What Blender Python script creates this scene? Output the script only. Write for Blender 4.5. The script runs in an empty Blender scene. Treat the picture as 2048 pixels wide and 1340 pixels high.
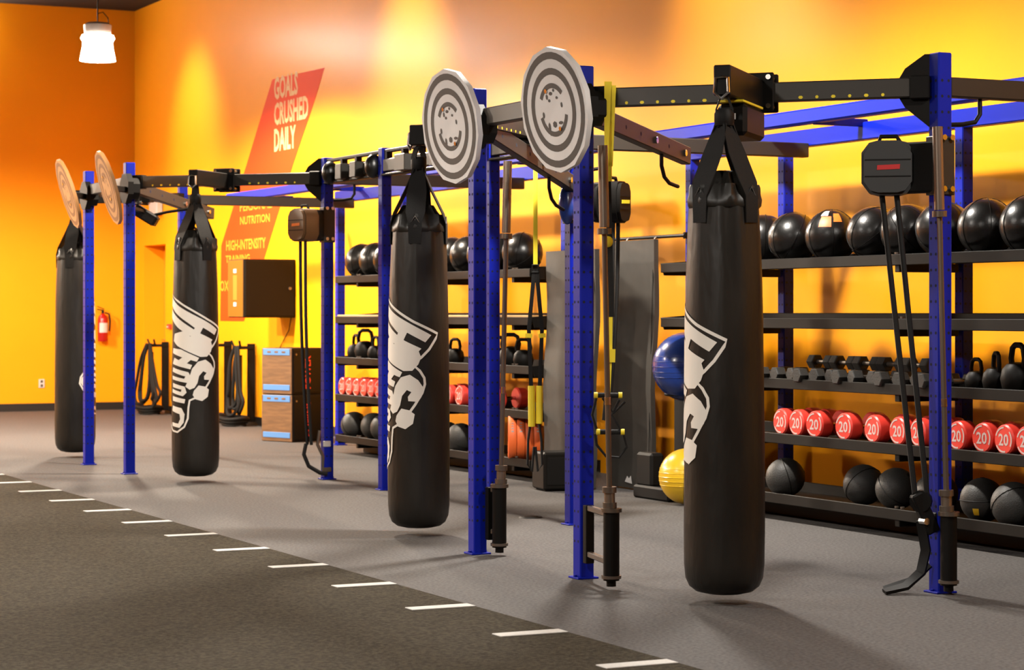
import bpy, bmesh, math, random
from math import sin, cos, pi, radians, asin, atan2, hypot
from mathutils import Vector as V, Matrix
random.seed(7)
SC = bpy.context.scene
COL = SC.collection

# ------------------------------------------------------------------ camera, world, exposure
cd = bpy.data.cameras.new('camera'); cam = bpy.data.objects.new('camera', cd); COL.objects.link(cam)
cd.sensor_width = 36.0; cd.lens = 4432.75 / 2048 * 36
cd.shift_x = 0.0; cd.shift_y = -45.5 / 2048
cd.clip_start = 0.1; cd.clip_end = 200
TH = 0.4566
cam.location = (0, 0, 1.4253); cam.rotation_euler = (pi / 2, 0, -TH)
cd.dof.use_dof = True; cd.dof.focus_distance = 12.2; cd.dof.aperture_fstop = 5.0
SC.camera = cam
vs = SC.view_settings
vs.view_transform = 'Standard'; vs.look = 'None'; vs.gamma = 1.0; vs.use_curve_mapping = False
vs.exposure = 0.0
wd = bpy.data.worlds.new('world'); SC.world = wd; wd.use_nodes = True
wd.node_tree.nodes['Background'].inputs[0].default_value = (1.0, 0.93, 0.85, 1)
wd.node_tree.nodes['Background'].inputs[1].default_value = 0.15

PENDANT_W = 2000.0      # spot lamp in each pendant
WASH_W = 800.0         # ceiling wall washers
def lamp(name, kind, loc, energy, color, parent=None, target=None, **kw):
    l = bpy.data.lights.new(name, kind); l.energy = energy; l.color = color
    for k, v in kw.items(): setattr(l, k, v)
    o = bpy.data.objects.new(name, l); COL.objects.link(o); o.location = loc
    if parent: o.parent = parent
    if target is not None: o.rotation_euler = (V(target) - V(loc)).to_track_quat('-Z', 'Y').to_euler()
    return o
WARM = (1.0, 0.84, 0.66)
for wy in (28.9, 21.6, 14.9, 8.0):
    lamp('wall_washer', 'SPOT', (7.25, wy, 5.80), WASH_W, (1.0, 0.9, 0.72), target=(9.41, wy, 3.75),
         spot_size=radians(58), spot_blend=1.0, shadow_soft_size=0.15)

# ------------------------------------------------------------------ materials
def mat(name, col, rough=0.5, metal=0.0, spec=0.5, var=0.0, vscale=8.0, bump=0.0, bscale=60.0, emit=None, estr=0.0, coat=0.0, col2=None, stretch=None):
    m = bpy.data.materials.new(name); m.use_nodes = True
    nt = m.node_tree; b = nt.nodes['Principled BSDF']
    b.inputs['Base Color'].default_value = (*col, 1); b.inputs['Roughness'].default_value = rough
    b.inputs['Metallic'].default_value = metal; b.inputs['Specular IOR Level'].default_value = spec
    if coat: b.inputs['Coat Weight'].default_value = coat; b.inputs['Coat Roughness'].default_value = 0.12
    if emit: b.inputs['Emission Color'].default_value = (*emit, 1); b.inputs['Emission Strength'].default_value = estr
    if var or bump:
        tc = nt.nodes.new('ShaderNodeTexCoord'); src = tc.outputs['Object']
        if stretch:
            mp = nt.nodes.new('ShaderNodeMapping'); mp.inputs['Scale'].default_value = stretch
            nt.links.new(src, mp.inputs[0]); src = mp.outputs[0]
    if var:
        n = nt.nodes.new('ShaderNodeTexNoise'); n.inputs['Scale'].default_value = vscale; n.inputs['Detail'].default_value = 4
        nt.links.new(src, n.inputs['Vector'])
        r = nt.nodes.new('ShaderNodeValToRGB')
        c2 = col2 or tuple(c * (1 - var) for c in col)
        c1 = col if col2 else tuple(min(1, c * (1 + var)) for c in col)
        r.color_ramp.elements[0].position = 0.35; r.color_ramp.elements[1].position = 0.65
        r.color_ramp.elements[0].color = (*c2, 1); r.color_ramp.elements[1].color = (*c1, 1)
        nt.links.new(n.outputs['Fac'], r.inputs[0]); nt.links.new(r.outputs[0], b.inputs['Base Color'])
    if bump:
        n2 = nt.nodes.new('ShaderNodeTexNoise'); n2.inputs['Scale'].default_value = bscale; n2.inputs['Detail'].default_value = 3
        nt.links.new(src, n2.inputs['Vector'])
        bp = nt.nodes.new('ShaderNodeBump'); bp.inputs['Strength'].default_value = bump; bp.inputs['Distance'].default_value = 0.02
        nt.links.new(n2.outputs['Fac'], bp.inputs['Height']); nt.links.new(bp.outputs[0], b.inputs['Normal'])
    return m
M = {}
M['wall'] = mat('wall_paint', (0.86, 0.325, 0.003), 0.6, spec=0.15, var=0.03, vscale=0.7, bump=0.02, bscale=40, coat=0.17)
M['wall'].node_tree.nodes['Principled BSDF'].inputs['Coat Roughness'].default_value = 0.27
M['ceiling'] = mat('ceiling_black', (0.02, 0.017, 0.013), 0.9)
M['rubber'] = mat('rubber_floor', (0.082, 0.077, 0.075), 0.8, spec=0.15, var=0.3, vscale=55, bump=0.1, bscale=200)
M['turf'] = mat('turf', (0.05, 0.042, 0.028), 0.95, spec=0.1, var=0.42, vscale=55, bump=0.8, bscale=180)
M['white_line'] = mat('white_turf_line', (0.4836, 0.4712, 0.4464), 0.8, var=0.06, vscale=80)
M['baseboard'] = mat('black_baseboard', (0.006, 0.0055, 0.005), 0.5)
M['blue'] = mat('blue_powder_coat', (0.0035, 0.013, 0.31), 0.42, spec=0.16, bump=0.02, bscale=200)
M['hole'] = mat('hole_dark', (0.003, 0.004, 0.02), 0.9)
M['black'] = mat('black_powder_coat', (0.0055, 0.0048, 0.004), 0.5, spec=0.14, bump=0.02, bscale=200)
M['beam'] = mat('dark_bronze_steel', (0.03, 0.0255, 0.02), 0.45, metal=0.2, spec=0.5)
M['deep'] = mat('matte_black', (0.004, 0.0035, 0.003), 0.6, spec=0.2)
M['vinyl'] = mat('black_vinyl', (0.0125, 0.0108, 0.0085), 0.42, spec=0.32, var=0.3, vscale=6, bump=0.55, bscale=8, stretch=(1, 1, 0.3))
M['strap'] = mat('black_webbing', (0.006, 0.0055, 0.005), 0.75, spec=0.3, bump=0.1, bscale=150)
M['print'] = mat('white_print', (0.74, 0.7, 0.63), 0.5)
M['white'] = mat('white_plastic', (0.525, 0.511, 0.49), 0.45)
M['chrome'] = mat('bright_steel', (0.56, 0.552, 0.536), 0.2, metal=1.0)
M['steel'] = mat('bar_steel', (0.18, 0.153, 0.126), 0.33, metal=0.75)
M['sleeve'] = mat('bar_sleeve', (0.252, 0.204, 0.162), 0.35, metal=0.8)
M['ball'] = mat('black_leather', (0.005, 0.0045, 0.004), 0.3, spec=0.5, bump=0.04, bscale=90)
M['slam'] = mat('grey_rubber_ball', (0.028, 0.027, 0.025), 0.5, spec=0.35, bump=0.15, bscale=120)
M['red'] = mat('red_urethane', (0.62, 0.04, 0.026), 0.4)
M['redprint'] = mat('pale_print', (0.48, 0.372, 0.348), 0.5)
M['maroon'] = mat('dark_red', (0.12, 0.0072, 0.0108), 0.45)
M['orange'] = mat('orange_rubber', (0.85, 0.15, 0.03), 0.5)
M['green'] = mat('green_rubber', (0.006, 0.114, 0.048), 0.5)
M['yellow'] = mat('yellow_webbing', (0.8, 0.62, 0.02), 0.6)
M['yellowball'] = mat('yellow_vinyl', (0.68, 0.416, 0.016), 0.3)
M['blueball'] = mat('blue_vinyl', (0.0108, 0.036, 0.204), 0.25, coat=0.3)
M['mat'] = mat('charcoal_mat', (0.0325, 0.0295, 0.025), 0.6, var=0.18, vscale=5, bump=0.03, bscale=30)
M['wood'] = mat('plywood', (0.17, 0.08, 0.028), 0.55, var=0.2, vscale=5, stretch=(1, 1, 8))
M['shelf_glare'] = mat('shelf_glare_tone', (0.496, 0.288, 0.104), 0.5)  # tan colour stands for light reflected off a shelf top
M['lblue'] = mat('light_blue_trim', (0.098, 0.252, 0.56), 0.45)
M['redtext'] = mat('red_print', (0.49, 0.021, 0.021), 0.5)
M['mural'] = mat('mural_red', (0.78, 0.065, 0.008), 0.6, spec=0.1)
M['mtext'] = mat('mural_cream', (0.8, 0.5, 0.24), 0.6, spec=0.1)
M['mtext2'] = mat('mural_gold', (0.86, 0.34, 0.03), 0.6, spec=0.1)
M['target'] = mat('grey_target_board', (0.74, 0.73, 0.72), 0.55, var=0.05, vscale=6)
M['ring'] = mat('dark_target_ring', (0.07, 0.066, 0.062), 0.55)
M['target_o'] = mat('warm_lit_target_board', (0.46, 0.235, 0.085), 0.55, var=0.05, vscale=6)  # warm light on the left pair of boards put into the colour
M['ring_o'] = mat('warm_lit_target_ring', (0.2, 0.08, 0.022), 0.55)  # same warm light tint for the rings of the left pair
M['grey'] = mat('grey_plastic', (0.0341, 0.0352, 0.0352), 0.45)
M['cab'] = mat('dark_brown_metal', (0.008, 0.005, 0.002), 0.5, spec=0.15)
M['cab_lit_side'] = mat('cabinet_lit_side_tone', (0.2, 0.085, 0.008), 0.5, spec=0.2)  # bronze stands for orange light reflecting on the cabinet's lit side
M['door'] = mat('door_paint', (0.80, 0.30, 0.008), 0.5)
M['exting'] = mat('extinguisher_red', (0.36, 0.009, 0.006), 0.25)
M['glow'] = mat('lamp_glass', (1, 1, 1), 0.4, emit=(1.0, 0.95, 0.88), estr=55.0)
M['tube'] = mat('added_strip_glow', (1, 1, 1), 0.4, emit=(1.0, 0.95, 0.9), estr=92.0)  # glow of the added strip on the back wall
M['alu'] = mat('lamp_housing', (0.35, 0.294, 0.252), 0.4, metal=0.5)
M['brownplastic'] = mat('brown_plastic', (0.085, 0.04, 0.014), 0.45)
M['led'] = mat('orange_sticker', (0.72, 0.16, 0.016), 0.5)

# ------------------------------------------------------------------ mesh builder
class MB:
    def __init__(s): s.v = []; s.f = []; s.m = []
    def add(s, vs_, fs, mi=0):
        k = len(s.v); s.v += [tuple(p) for p in vs_]
        for f in fs: s.f.append([i + k for i in f]); s.m.append(mi)
        return s
    def convex(s, vs_, fs, mi=0):
        vs_ = [V(p) for p in vs_]; c = sum(vs_, V((0, 0, 0))) / len(vs_); out = []
        for f in fs:
            a, b, d = vs_[f[0]], vs_[f[1]], vs_[f[2]]; n = (b - a).cross(d - a)
            fc = sum((vs_[i] for i in f), V((0, 0, 0))) / len(f)
            out.append(list(f) if n.dot(fc - c) > 0 else list(f)[::-1])
        return s.add(vs_, out, mi)
    def box(s, c, size, bev=0.0, R=None, mi=0):
        hx, hy, hz = size[0] / 2, size[1] / 2, size[2] / 2; c = V(c)
        T = (lambda p: c + (R @ V(p) if R is not None else V(p)))
        b = min(bev, hx * .9, hy * .9, hz * .9)
        if b <= 0:
            vs_ = [T((x, y, z)) for x in (-hx, hx) for y in (-hy, hy) for z in (-hz, hz)]
            return s.convex(vs_, [(0, 1, 3, 2), (4, 5, 7, 6), (0, 1, 5, 4), (2, 3, 7, 6), (0, 2, 6, 4), (1, 3, 7, 5)], mi)
        vs_ = []; idx = {}
        for x in (-1, 1):
            for y in (-1, 1):
                for z in (-1, 1):
                    for a in range(3):
                        p = [x * (hx - b), y * (hy - b), z * (hz - b)]; p[a] = (x * hx, y * hy, z * hz)[a]
                        idx[x, y, z, a] = len(vs_); vs_.append(T(p))
        fs = []
        for sg in (-1, 1):
            fs.append([idx[sg, y, z, 0] for y, z in ((-1, -1), (-1, 1), (1, 1), (1, -1))])
            fs.append([idx[x, sg, z, 1] for x, z in ((-1, -1), (-1, 1), (1, 1), (1, -1))])
            fs.append([idx[x, y, sg, 2] for x, y in ((-1, -1), (-1, 1), (1, 1), (1, -1))])
        for p in (-1, 1):
            for q in (-1, 1):
                fs.append([idx[p, q, -1, 0], idx[p, q, 1, 0], idx[p, q, 1, 1], idx[p, q, -1, 1]])
                fs.append([idx[p, -1, q, 0], idx[p, 1, q, 0], idx[p, 1, q, 2], idx[p, -1, q, 2]])
                fs.append([idx[-1, p, q, 1], idx[1, p, q, 1], idx[1, p, q, 2], idx[-1, p, q, 2]])
                for r in (-1, 1): fs.append([idx[p, q, r, 0], idx[p, q, r, 1], idx[p, q, r, 2]])
        return s.convex(vs_, fs, mi)
    def bar(s, p0, p1, w, h, bev=0.004, mi=0, up=(0, 0, 1)):       # rectangular bar between two points, w sideways, h up
        p0, p1 = V(p0), V(p1); d = p1 - p0; L = d.length; d = d / L
        sd = d.cross(V(up));
        if sd.length < 1e-5: sd = V((1, 0, 0))
        sd.normalize(); u = sd.cross(d)
        R = Matrix((d, sd, u)).transposed()
        return s.box((p0 + p1) / 2, (L, w, h), bev, R, mi)
    def rings(s, rs, cap0=True, cap1=True, closed=False, mi=0):
        n = len(rs[0]); k = len(s.v)
        for r in rs: s.v += [tuple(p) for p in r]
        m = len(rs)
        for i in range(m - (0 if closed else 1)):
            j = (i + 1) % m
            for a in range(n):
                b = (a + 1) % n
                s.f.append([k + i * n + a, k + i * n + b, k + j * n + b, k + j * n + a]); s.m.append(mi)
        if not closed:
            if cap0: s.f.append([k + a for a in range(n)][::-1]); s.m.append(mi)
            if cap1: s.f.append([k + (m - 1) * n + a for a in range(n)]); s.m.append(mi)
        return s
    def tube(s, path, r, n=8, closed=False, mi=0):
        P = [V(p) for p in path]; m = len(P); rs = []
        rad = r if isinstance(r, (list, tuple)) else [r] * m
        t = (P[1] - P[0]).normalized()
        ref = V((0, 0, 1)) if abs(t.z) < 0.9 else V((1, 0, 0))
        u = t.cross(ref).normalized()
        for i in range(m):
            a = P[i - 1] if (i or closed) else P[i]; b = P[(i + 1) % m] if (i < m - 1 or closed) else P[i]
            t = (b - a).normalized(); u = (u - t * u.dot(t)).normalized(); w = t.cross(u)
            rs.append([P[i] + (u * cos(2 * pi * q / n) + w * sin(2 * pi * q / n)) * rad[i] for q in range(n)])
        return s.rings(rs, closed=closed, mi=mi)
    def cyl(s, p0, p1, r, n=12, r1=None, mi=0):
        return s.tube([p0, p1], [r, r if r1 is None else r1], n, mi=mi)
    def strip(s, path, w, th, side, mi=0):                          # flat webbing: side = width direction
        P = [V(p) for p in path]; rs = []; m = len(P)
        for i in range(m):
            t = (P[min(i + 1, m - 1)] - P[max(i - 1, 0)]).normalized()
            sd = V(side) - t * V(side).dot(t); sd.normalize(); u = t.cross(sd)
            ww = w[i] if isinstance(w, (list, tuple)) else w
            rs.append([P[i] + sd * (a * ww / 2) + u * (b * th / 2) for a, b in ((-1, -1), (1, -1), (1, 1), (-1, 1))])
        return s.rings(rs, mi=mi)
    def lathe(s, prof, n=24, T=None, mi=0, mod=None):
        rs = []
        for r, z in prof:
            ring = []
            for q in range(n):
                a = 2 * pi * q / n; rr = r if mod is None else mod(r, z, a)
                p = V((rr * cos(a), rr * sin(a), z)); ring.append(T @ p if T is not None else p)
            rs.append(ring)
        return s.rings(rs, mi=mi)
    def ball(s, c, r, n=20, m=12, mi=0):
        rx, ry, rz = (r, r, r) if not isinstance(r, (tuple, list)) else r
        rs = []
        for i in range(m + 1):
            th = -pi / 2 + pi * (i + 0.02 * (1 if i == 0 else -1 if i == m else 0)) / m
            rs.append([V(c) + V((rx * cos(th) * cos(2 * pi * q / n), ry * cos(th) * sin(2 * pi * q / n), rz * sin(th))) for q in range(n)])
        return s.rings(rs, mi=mi)
    def prism(s, poly, T, th, mi=0):                                # 2-D outline (ccw) extruded along local z by th
        n = len(poly)
        a = [T @ V((x, y, 0)) for x, y in poly]; b = [T @ V((x, y, th)) for x, y in poly]
        return s.rings([a, b], mi=mi)
    def build(s, name, m, parent=None, ang=35, loc=None):
        me = bpy.data.meshes.new(name); me.from_pydata(s.v, [], s.f)
        for x in (m if isinstance(m, list) else [m]): me.materials.append(M[x])
        if isinstance(m, list): me.polygons.foreach_set('material_index', s.m)
        me.polygons.foreach_set('use_smooth', [True] * len(me.polygons))
        me.update(); me.set_sharp_from_angle(angle=radians(ang))
        o = bpy.data.objects.new(name, me); COL.objects.link(o)
        if parent is not None: o.parent = parent
        if loc: o.location = loc
        return o
def thing(name, label, cat, loc=(0, 0, 0), rz=0.0, group=None):
    o = bpy.data.objects.new(name, None); COL.objects.link(o); o.empty_display_size = 0.1
    o.location = loc; o.rotation_euler = (0, 0, rz); return tag(o, label, cat, group)
def tag(o, label, cat=None, group=None):
    o['label'] = label
    if cat: o['category'] = cat
    if group: o['group'] = group
    return o
def struct(o): o['kind'] = 'structure'; return o
def stuff(o): o['kind'] = 'stuff'; return o
KIDS = {}
def copy_tree(o, loc=None, rz=None, label=None, parent=None, group=None):
    c = o.copy(); COL.objects.link(c)
    if parent is not None: c.parent = parent
    if loc is not None: c.location = loc
    if rz is not None: c.rotation_euler = (c.rotation_euler[0], c.rotation_euler[1], rz)
    if label: c['label'] = label
    if group: c['group'] = group
    if o not in KIDS: KIDS[o] = list(o.children)
    for ch in KIDS[o]: copy_tree(ch, parent=c)
    return c
def text_polys(txt, w, h, bold=0.0):                                # text fitted to a w x h box, lower left at 0,0 -> verts, faces
    cu = bpy.data.curves.new('t', 'FONT'); cu.body = txt; cu.resolution_u = 2; cu.offset = bold; cu.size = 1
    o = bpy.data.objects.new('t', cu); COL.objects.link(o)
    me = o.evaluated_get(bpy.context.evaluated_depsgraph_get()).to_mesh()
    vs_ = [v.co.copy() for v in me.vertices]; fs = [list(p.vertices) for p in me.polygons]
    bpy.data.objects.remove(o); bpy.data.curves.remove(cu)
    x0 = min(v.x for v in vs_); x1 = max(v.x for v in vs_); y0 = min(v.y for v in vs_); y1 = max(v.y for v in vs_)
    return [((v.x - x0) / (x1 - x0) * w, (v.y - y0) / (y1 - y0) * h) for v in vs_], fs
def text_obj(name, txt, w, h, f, m, parent, bold=0.0):              # f maps (x, y) to a 3-D point
    p, fs = text_polys(txt, w, h, bold); mb = MB(); mb.add([f(x, y) for x, y in p], fs)
    return mb.build(name, m, parent)
def frame(o, ex, ey):                                               # 4x4 from origin and two axes
    ex = V(ex).normalized(); ey = V(ey).normalized(); ez = ex.cross(ey)
    return Matrix(((ex.x, ey.x, ez.x, o[0]), (ex.y, ey.y, ez.y, o[1]), (ex.z, ey.z, ez.z, o[2]), (0, 0, 0, 1)))
def ngon(r, n, ph=0.0): return [(r * cos(2 * pi * q / n + ph), r * sin(2 * pi * q / n + ph)) for q in range(n)]

# ------------------------------------------------------------------ room
WX, WY, CZ = 9.41, 31.76, 5.86
X0, Y0 = -9.0, -6.0
struct(MB().box(((X0 + WX) / 2, (Y0 + WY) / 2, -0.1), (WX - X0 + 0.6, WY - Y0 + 0.6, 0.2)).build('floor', 'rubber'))
struct(MB().box(((X0 + WX) / 2, (Y0 + WY) / 2, CZ + 0.1), (WX - X0 + 0.6, WY - Y0 + 0.6, 0.2)).build('ceiling', 'ceiling'))
struct(MB().box(((X0 + WX) / 2, WY + 0.1, CZ / 2), (WX - X0 + 0.4, 0.2, CZ)).build('wall_back', 'wall'))
# right wall with a door recess near the far corner and a slight jog at y = 17.33
DY0, DY1, DZ = 30.257, 31.298, 2.39
wr = MB()
wr.box((WX + 0.25, (DY1 + WY) / 2, CZ / 2), (0.5, WY - DY1, CZ))
wr.box((WX + 0.25, (DY0 + 17.33) / 2, CZ / 2), (0.5, DY0 - 17.33, CZ))
wr.box((WX + 0.25, (DY0 + DY1) / 2, (DZ + CZ) / 2), (0.5, DY1 - DY0, CZ - DZ))
wr.box((WX + 0.23, (Y0 + 17.33) / 2, CZ / 2), (0.5, 17.33 - Y0, CZ))
struct(wr.build('wall_right', 'wall'))
dr = MB().box((WX + 0.33, (DY0 + DY1) / 2, DZ / 2), (0.06, DY1 - DY0, DZ), 0.004).build('door_1', 'door'); struct(dr)
hb = MB().cyl((WX + 0.30, DY1 - 0.09, 1.02), (WX + 0.24, DY1 - 0.09, 1.02), 0.012).bar((WX + 0.25, DY1 - 0.1, 1.02), (WX + 0.25, DY1 - 0.22, 1.02), 0.02, 0.02)
hb.build('door_handle', 'chrome', dr)
struct(MB().box((X0 - 0.1, (Y0 + WY) / 2, CZ / 2), (0.2, WY - Y0 + 0.4, CZ)).build('wall_left', 'wall'))
struct(MB().box(((X0 + WX) / 2, Y0 - 0.1, CZ / 2), (WX - X0 + 0.4, 0.2, CZ)).build('wall_front', 'wall'))
struct(MB().box(((X0 + WX) / 2, WY - 0.006, 0.055), (WX - X0, 0.012, 0.11), 0.003).build('baseboard_back', 'baseboard'))
bb = MB(); bb.box((WX - 0.006, (DY0 + Y0) / 2, 0.055), (0.012, DY0 - Y0, 0.11), 0.003).box((WX - 0.006, (DY1 + WY) / 2, 0.055), (0.012, WY - DY1, 0.11), 0.003)
struct(bb.build('baseboard_right', 'baseboard'))
tf = thing('artificial_turf', 'dark olive artificial turf lane along the left foreground, marked with white ticks', 'turf', (0, 0, 0))
MB().box(((X0 + 4.59) / 2, (Y0 + WY) / 2, 0.005), (4.55 - X0 - 0.04, WY - Y0 - 0.06, 0.010), 0.002).build('turf_surface', 'turf', tf)
k = 6.81
while k < 21:
    MB().box((4.378, k, 0.012), (0.33, 0.095, 0.006), 0.002).build('yard_mark', 'white_line', tf); k += 0.9605

# ------------------------------------------------------------------ wall mural and lettering
ml = thing('wall_mural', 'slanted red painted stripe with cream slogan lettering on the orange wall', 'mural', (WX, 26, 0))
def wallT(y, z, dx=0.0): return (-0.003 - dx, y - 26, z)
def wprism(pts, th, m, name, par, off=0.0):
    T = frame((-off, -26, 0), (0, -1, 0), (0, 0, 1))
    return MB().prism([(-y, z) for y, z in pts], T, th).build(name, m, par)
wprism([(27.851, 1.31), (26.92, 1.31), (26.134, 2.12), (25.144, 3.194), (24.557, 3.774), (24.30, 4.04), (24.10, 4.27), (25.86, 4.30), (26.825, 3.294), (27.81, 2.302)], 0.003, 'mural', 'stripe', ml)
def wtext(txt, y1, z1, y0, z0, m, bold=0.03):
    text_obj('lettering', txt, y1 - y0, z1 - z0, lambda x, y: (-0.0045, y1 - x - 26, z0 + y), m, ml, bold)
wtext('GOALS', 25.79, 4.317, 24.97, 4.035, 'mtext'); wtext('CRUSHED', 25.79, 4.0, 24.62, 3.72, 'mtext'); wtext('DAILY', 25.79, 3.68, 25.04, 3.40, 'mtext')
wtext('PERSONAL', 27.07, 2.83, 25.87, 2.715, 'mtext2', .02); wtext('NUTRITION', 27.06, 2.65, 25.95, 2.545, 'mtext2', .02)
wtext('HIGH-INTENSITY', 27.61, 2.36, 26.1, 2.225, 'mtext2', .02); wtext('TRAINING', 27.63, 2.165, 26.69, 2.07, 'mtext2', .02); wtext('OX', 27.85, 1.84, 27.51, 1.70, 'mtext2', .02)

# ------------------------------------------------------------------ pendant lamps
COOL = (1.0, 0.93, 0.84)
def pendant(loc, label, spot=True):
    t = thing('pendant_lamp', label, 'lamp', loc, 0, 'high bay pendant lamps')
    g = MB().lathe([(0.04, 0.14), (0.175, 0.135), (0.19, 0.10), (0.165, 0.06), (0.17, 0.0), (0.20, -0.15), (0.02, -0.17)][::-1], 24)
    g.build('glass_shade', 'glow', t)
    MB().lathe([(0.03, 0.14), (0.15, 0.14), (0.155, 0.25), (0.12, 0.275), (0.03, 0.28)], 20).build('housing', 'alu', t)
    MB().cyl((0, 0, 0.28), (0, 0, CZ - loc[2]), 0.008, 6).tube([(0, 0, 0.38), (0.06, 0, 0.40), (0.12, 0.01, 0.34), (0.13, 0.01, 0.27)], 0.006, 6).build('cord', 'deep', t)
    if spot: lamp('lamp_light', 'SPOT', (0, 0, -0.2), PENDANT_W * ((1.25 if loc[0] > 3 else 2.4 if loc[1] < 26 else 1.3) if loc[1] > 20 else 0.75 if loc[0] > 3 and loc[1] > 15 else 0.78 if loc[0] > 3 and loc[1] > 10 else 0.22 if loc[0] > 3 else 0.52), WARM if loc[1] > 15 else COOL, parent=t, spot_size=radians(174), spot_blend=0.25 if loc[1] > 20 else 0.5, shadow_soft_size=0.15)
pendant((6.8, 24.4, 4.40), 'white glass high bay pendant lamp hanging near the far orange wall')
for i, (lx, ly) in enumerate([(6.8, 18.4), (6.8, 12.4), (6.8, 6.4), (0.6, 24.4), (0.6, 18.4), (0.6, 12.4), (0.6, 6.4), (2.9, 27.0)]):  # last position is an added unseen lamp that brightens the end wall
    pendant((lx, ly, 4.40), 'added unseen pendant lamp brightening the far wall, over the far end of the turf lane' if ly > 25 else 'white glass high bay pendant lamp above the %s, %s from the far wall' % ('training rig' if lx > 3 else 'turf lane', ('first', 'second', 'third', 'fourth')[int(round((24.4 - ly) / 6))]))

lf = thing('added_glow_strip', 'added unseen glowing strip high on the back wall, for the pale reflection on the side wall', 'lamp', (4.8, WY - 0.012, 5.58))  # added glowing strip, unseen; its reflection makes the pale patch on the right wall
MB().box((0, -0.045, 0.12), (4.2, 0.09, 0.12), 0.01).build('housing', 'alu', lf)  # backing of the added glowing strip
MB().box((0, -0.085, -0.05), (4.1, 0.14, 0.22), 0.02).build('glow_slab', 'tube', lf)

# ------------------------------------------------------------------ training rig
HP = 2.743; S = 0.085
rig = thing('training_rig', 'tall blue and black steel training rig standing on the rubber floor', 'rig', (6.2, 14.0, 0))
def rl(p): return (p[0] - 6.2, p[1] - 14.0, p[2])
def holes_mb(h, z0=0.2, both=True):
    mb = MB(); nz = int((h - z0 - 0.06) / 0.08)
    for i in range(nz):
        z = z0 + i * 0.08
        for dx in (-0.02, 0.02):
            for a in (-1, 1):
                T = frame((dx, a * (S / 2 + 0.0006), z), (1, 0, 0), (0, 0, 1))
                mb.add([T @ V((x, y, 0)) for x, y in ngon(0.0085, 6)], [list(range(6))])
                T = frame((a * (S / 2 + 0.0006), dx, z), (0, 1, 0), (0, 0, 1))
                mb.add([T @ V((x, y, 0)) for x, y in ngon(0.0085, 6)], [list(range(6))])
    return mb
def upright_at(x, y, par, h=HP, m='blue'):
    if (h, m) not in UP:
        u = MB().box((0, 0, h / 2), (S, S, h), 0.006).build('upright', m, par)
        stuff(holes_mb(h).build('bolt_holes', 'hole', u))
        f = MB().box((0, 0, 0.005), (0.125, 0.115, 0.01), 0.002)
        for sx in (-1, 1): f.cyl((sx * 0.052, 0, 0.01), (sx * 0.052, 0, 0.02), 0.009, 6)
        f.build('base_plate', m, u)
        UP[(h, m)] = u
    else:
        u = copy_tree(UP[(h, m)], parent=par)
    u.location = (x, y, 0); return u
UP = {}
F_ = [(5.583, 20.344), (5.583, 19.013), (5.583, 11.8275), (5.583, 10.496)]
MID = [(6.924, 21.684), (6.924, 17.673), (6.924, 16.409), (6.924, 14.418), (6.924, 13.168), (6.924, 9.156)]
for x, y in F_ + MID: upright_at(x - 6.2, y - 14, rig)
def beam(p, q, z, m='beam', w=0.075, h=0.1, name='crossbeam', z2=None):
    return MB().bar(rl((p[0], p[1], z)), rl((q[0], q[1], z if z2 is None else z2)), w, h, 0.006).build(name, m, rig)
BZ = 2.57
def shorten(p, q, d0, d1):
    p, q = V((*p, 0)), V((*q, 0)); t = (q - p).normalized(); return (p + t * d0)[:2], (q - t * d1)[:2]
DG = [(F_[0], MID[0]), (F_[1], MID[1]), (F_[2], MID[4]), (F_[3], MID[5])]
def mark_row(p, q, z, txts):                                        # small pale numbers along the beam side
    p, q = V((*p, 0)), V((*q, 0)); t = (q - p).normalized(); nrm = V((t.y, -t.x, 0))
    if nrm.dot(V((-0.44, -0.9, 0))) < 0: nrm = -nrm
    return t, nrm
for i, (p, q) in enumerate(DG):
    a, b = shorten(p, q, 0.05, 0.05); b_ = beam(a, b, BZ)
    t, nrm = mark_row(p, q, BZ, None)
    mb = MB()                                                        # see-through slots punched along the lower edge
    L = (V((*q, 0)) - V((*p, 0))).length
    n = 0; s_ = 0.25
    while s_ < L - 0.25:
        if abs(s_ - L / 2) > 0.22:
            c = V((*p, BZ - 0.033)) + t * s_ + nrm * 0.0382
            T = frame(rl(c), t if nrm.cross(V((0, 0, 1))).dot(t) < 0 else -t, (0, 0, 1))
            mb.add([T @ V((x * (1.4 if n % 2 else 1), y, 0)) for x, y in ngon(0.009, 6)], [list(range(6))])
        s_ += 0.085; n += 1
    stuff(mb.build('slot_marks', 'yellow', b_))
    # reinforcing sleeve collars at both ends
    for pt, dr_ in ((p, t), (q, -t)):
        c = V((*pt, BZ)) + dr_ * 0.1
        MB().bar(rl(c - dr_ * 0.05), rl(c + dr_ * 0.05), 0.095, 0.12, 0.006).build('beam_socket', 'black', rig)
for a, b in ((F_[0], F_[1]), (F_[2], F_[3])):
    p, q = shorten(a, b, 0.04, 0.04); beam(p, q, BZ - 0.005)
for p in (MID[0], MID[1], MID[4], MID[5]):
    beam((p[0] + 0.04, p[1]), (8.79, p[1]), BZ, name='wall_tie_beam')
    MB().tube([rl((p[0] + 0.25, p[1], BZ - 0.05)), rl((p[0] + 0.25, p[1], BZ - 0.13)), rl((p[0] + 0.22, p[1], BZ - 0.17)), rl((p[0] + 0.14, p[1], BZ - 0.185)), rl((p[0] + 0.05, p[1], BZ - 0.19))], 0.012, 8).build('hook_handle', 'black', rig)
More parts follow.
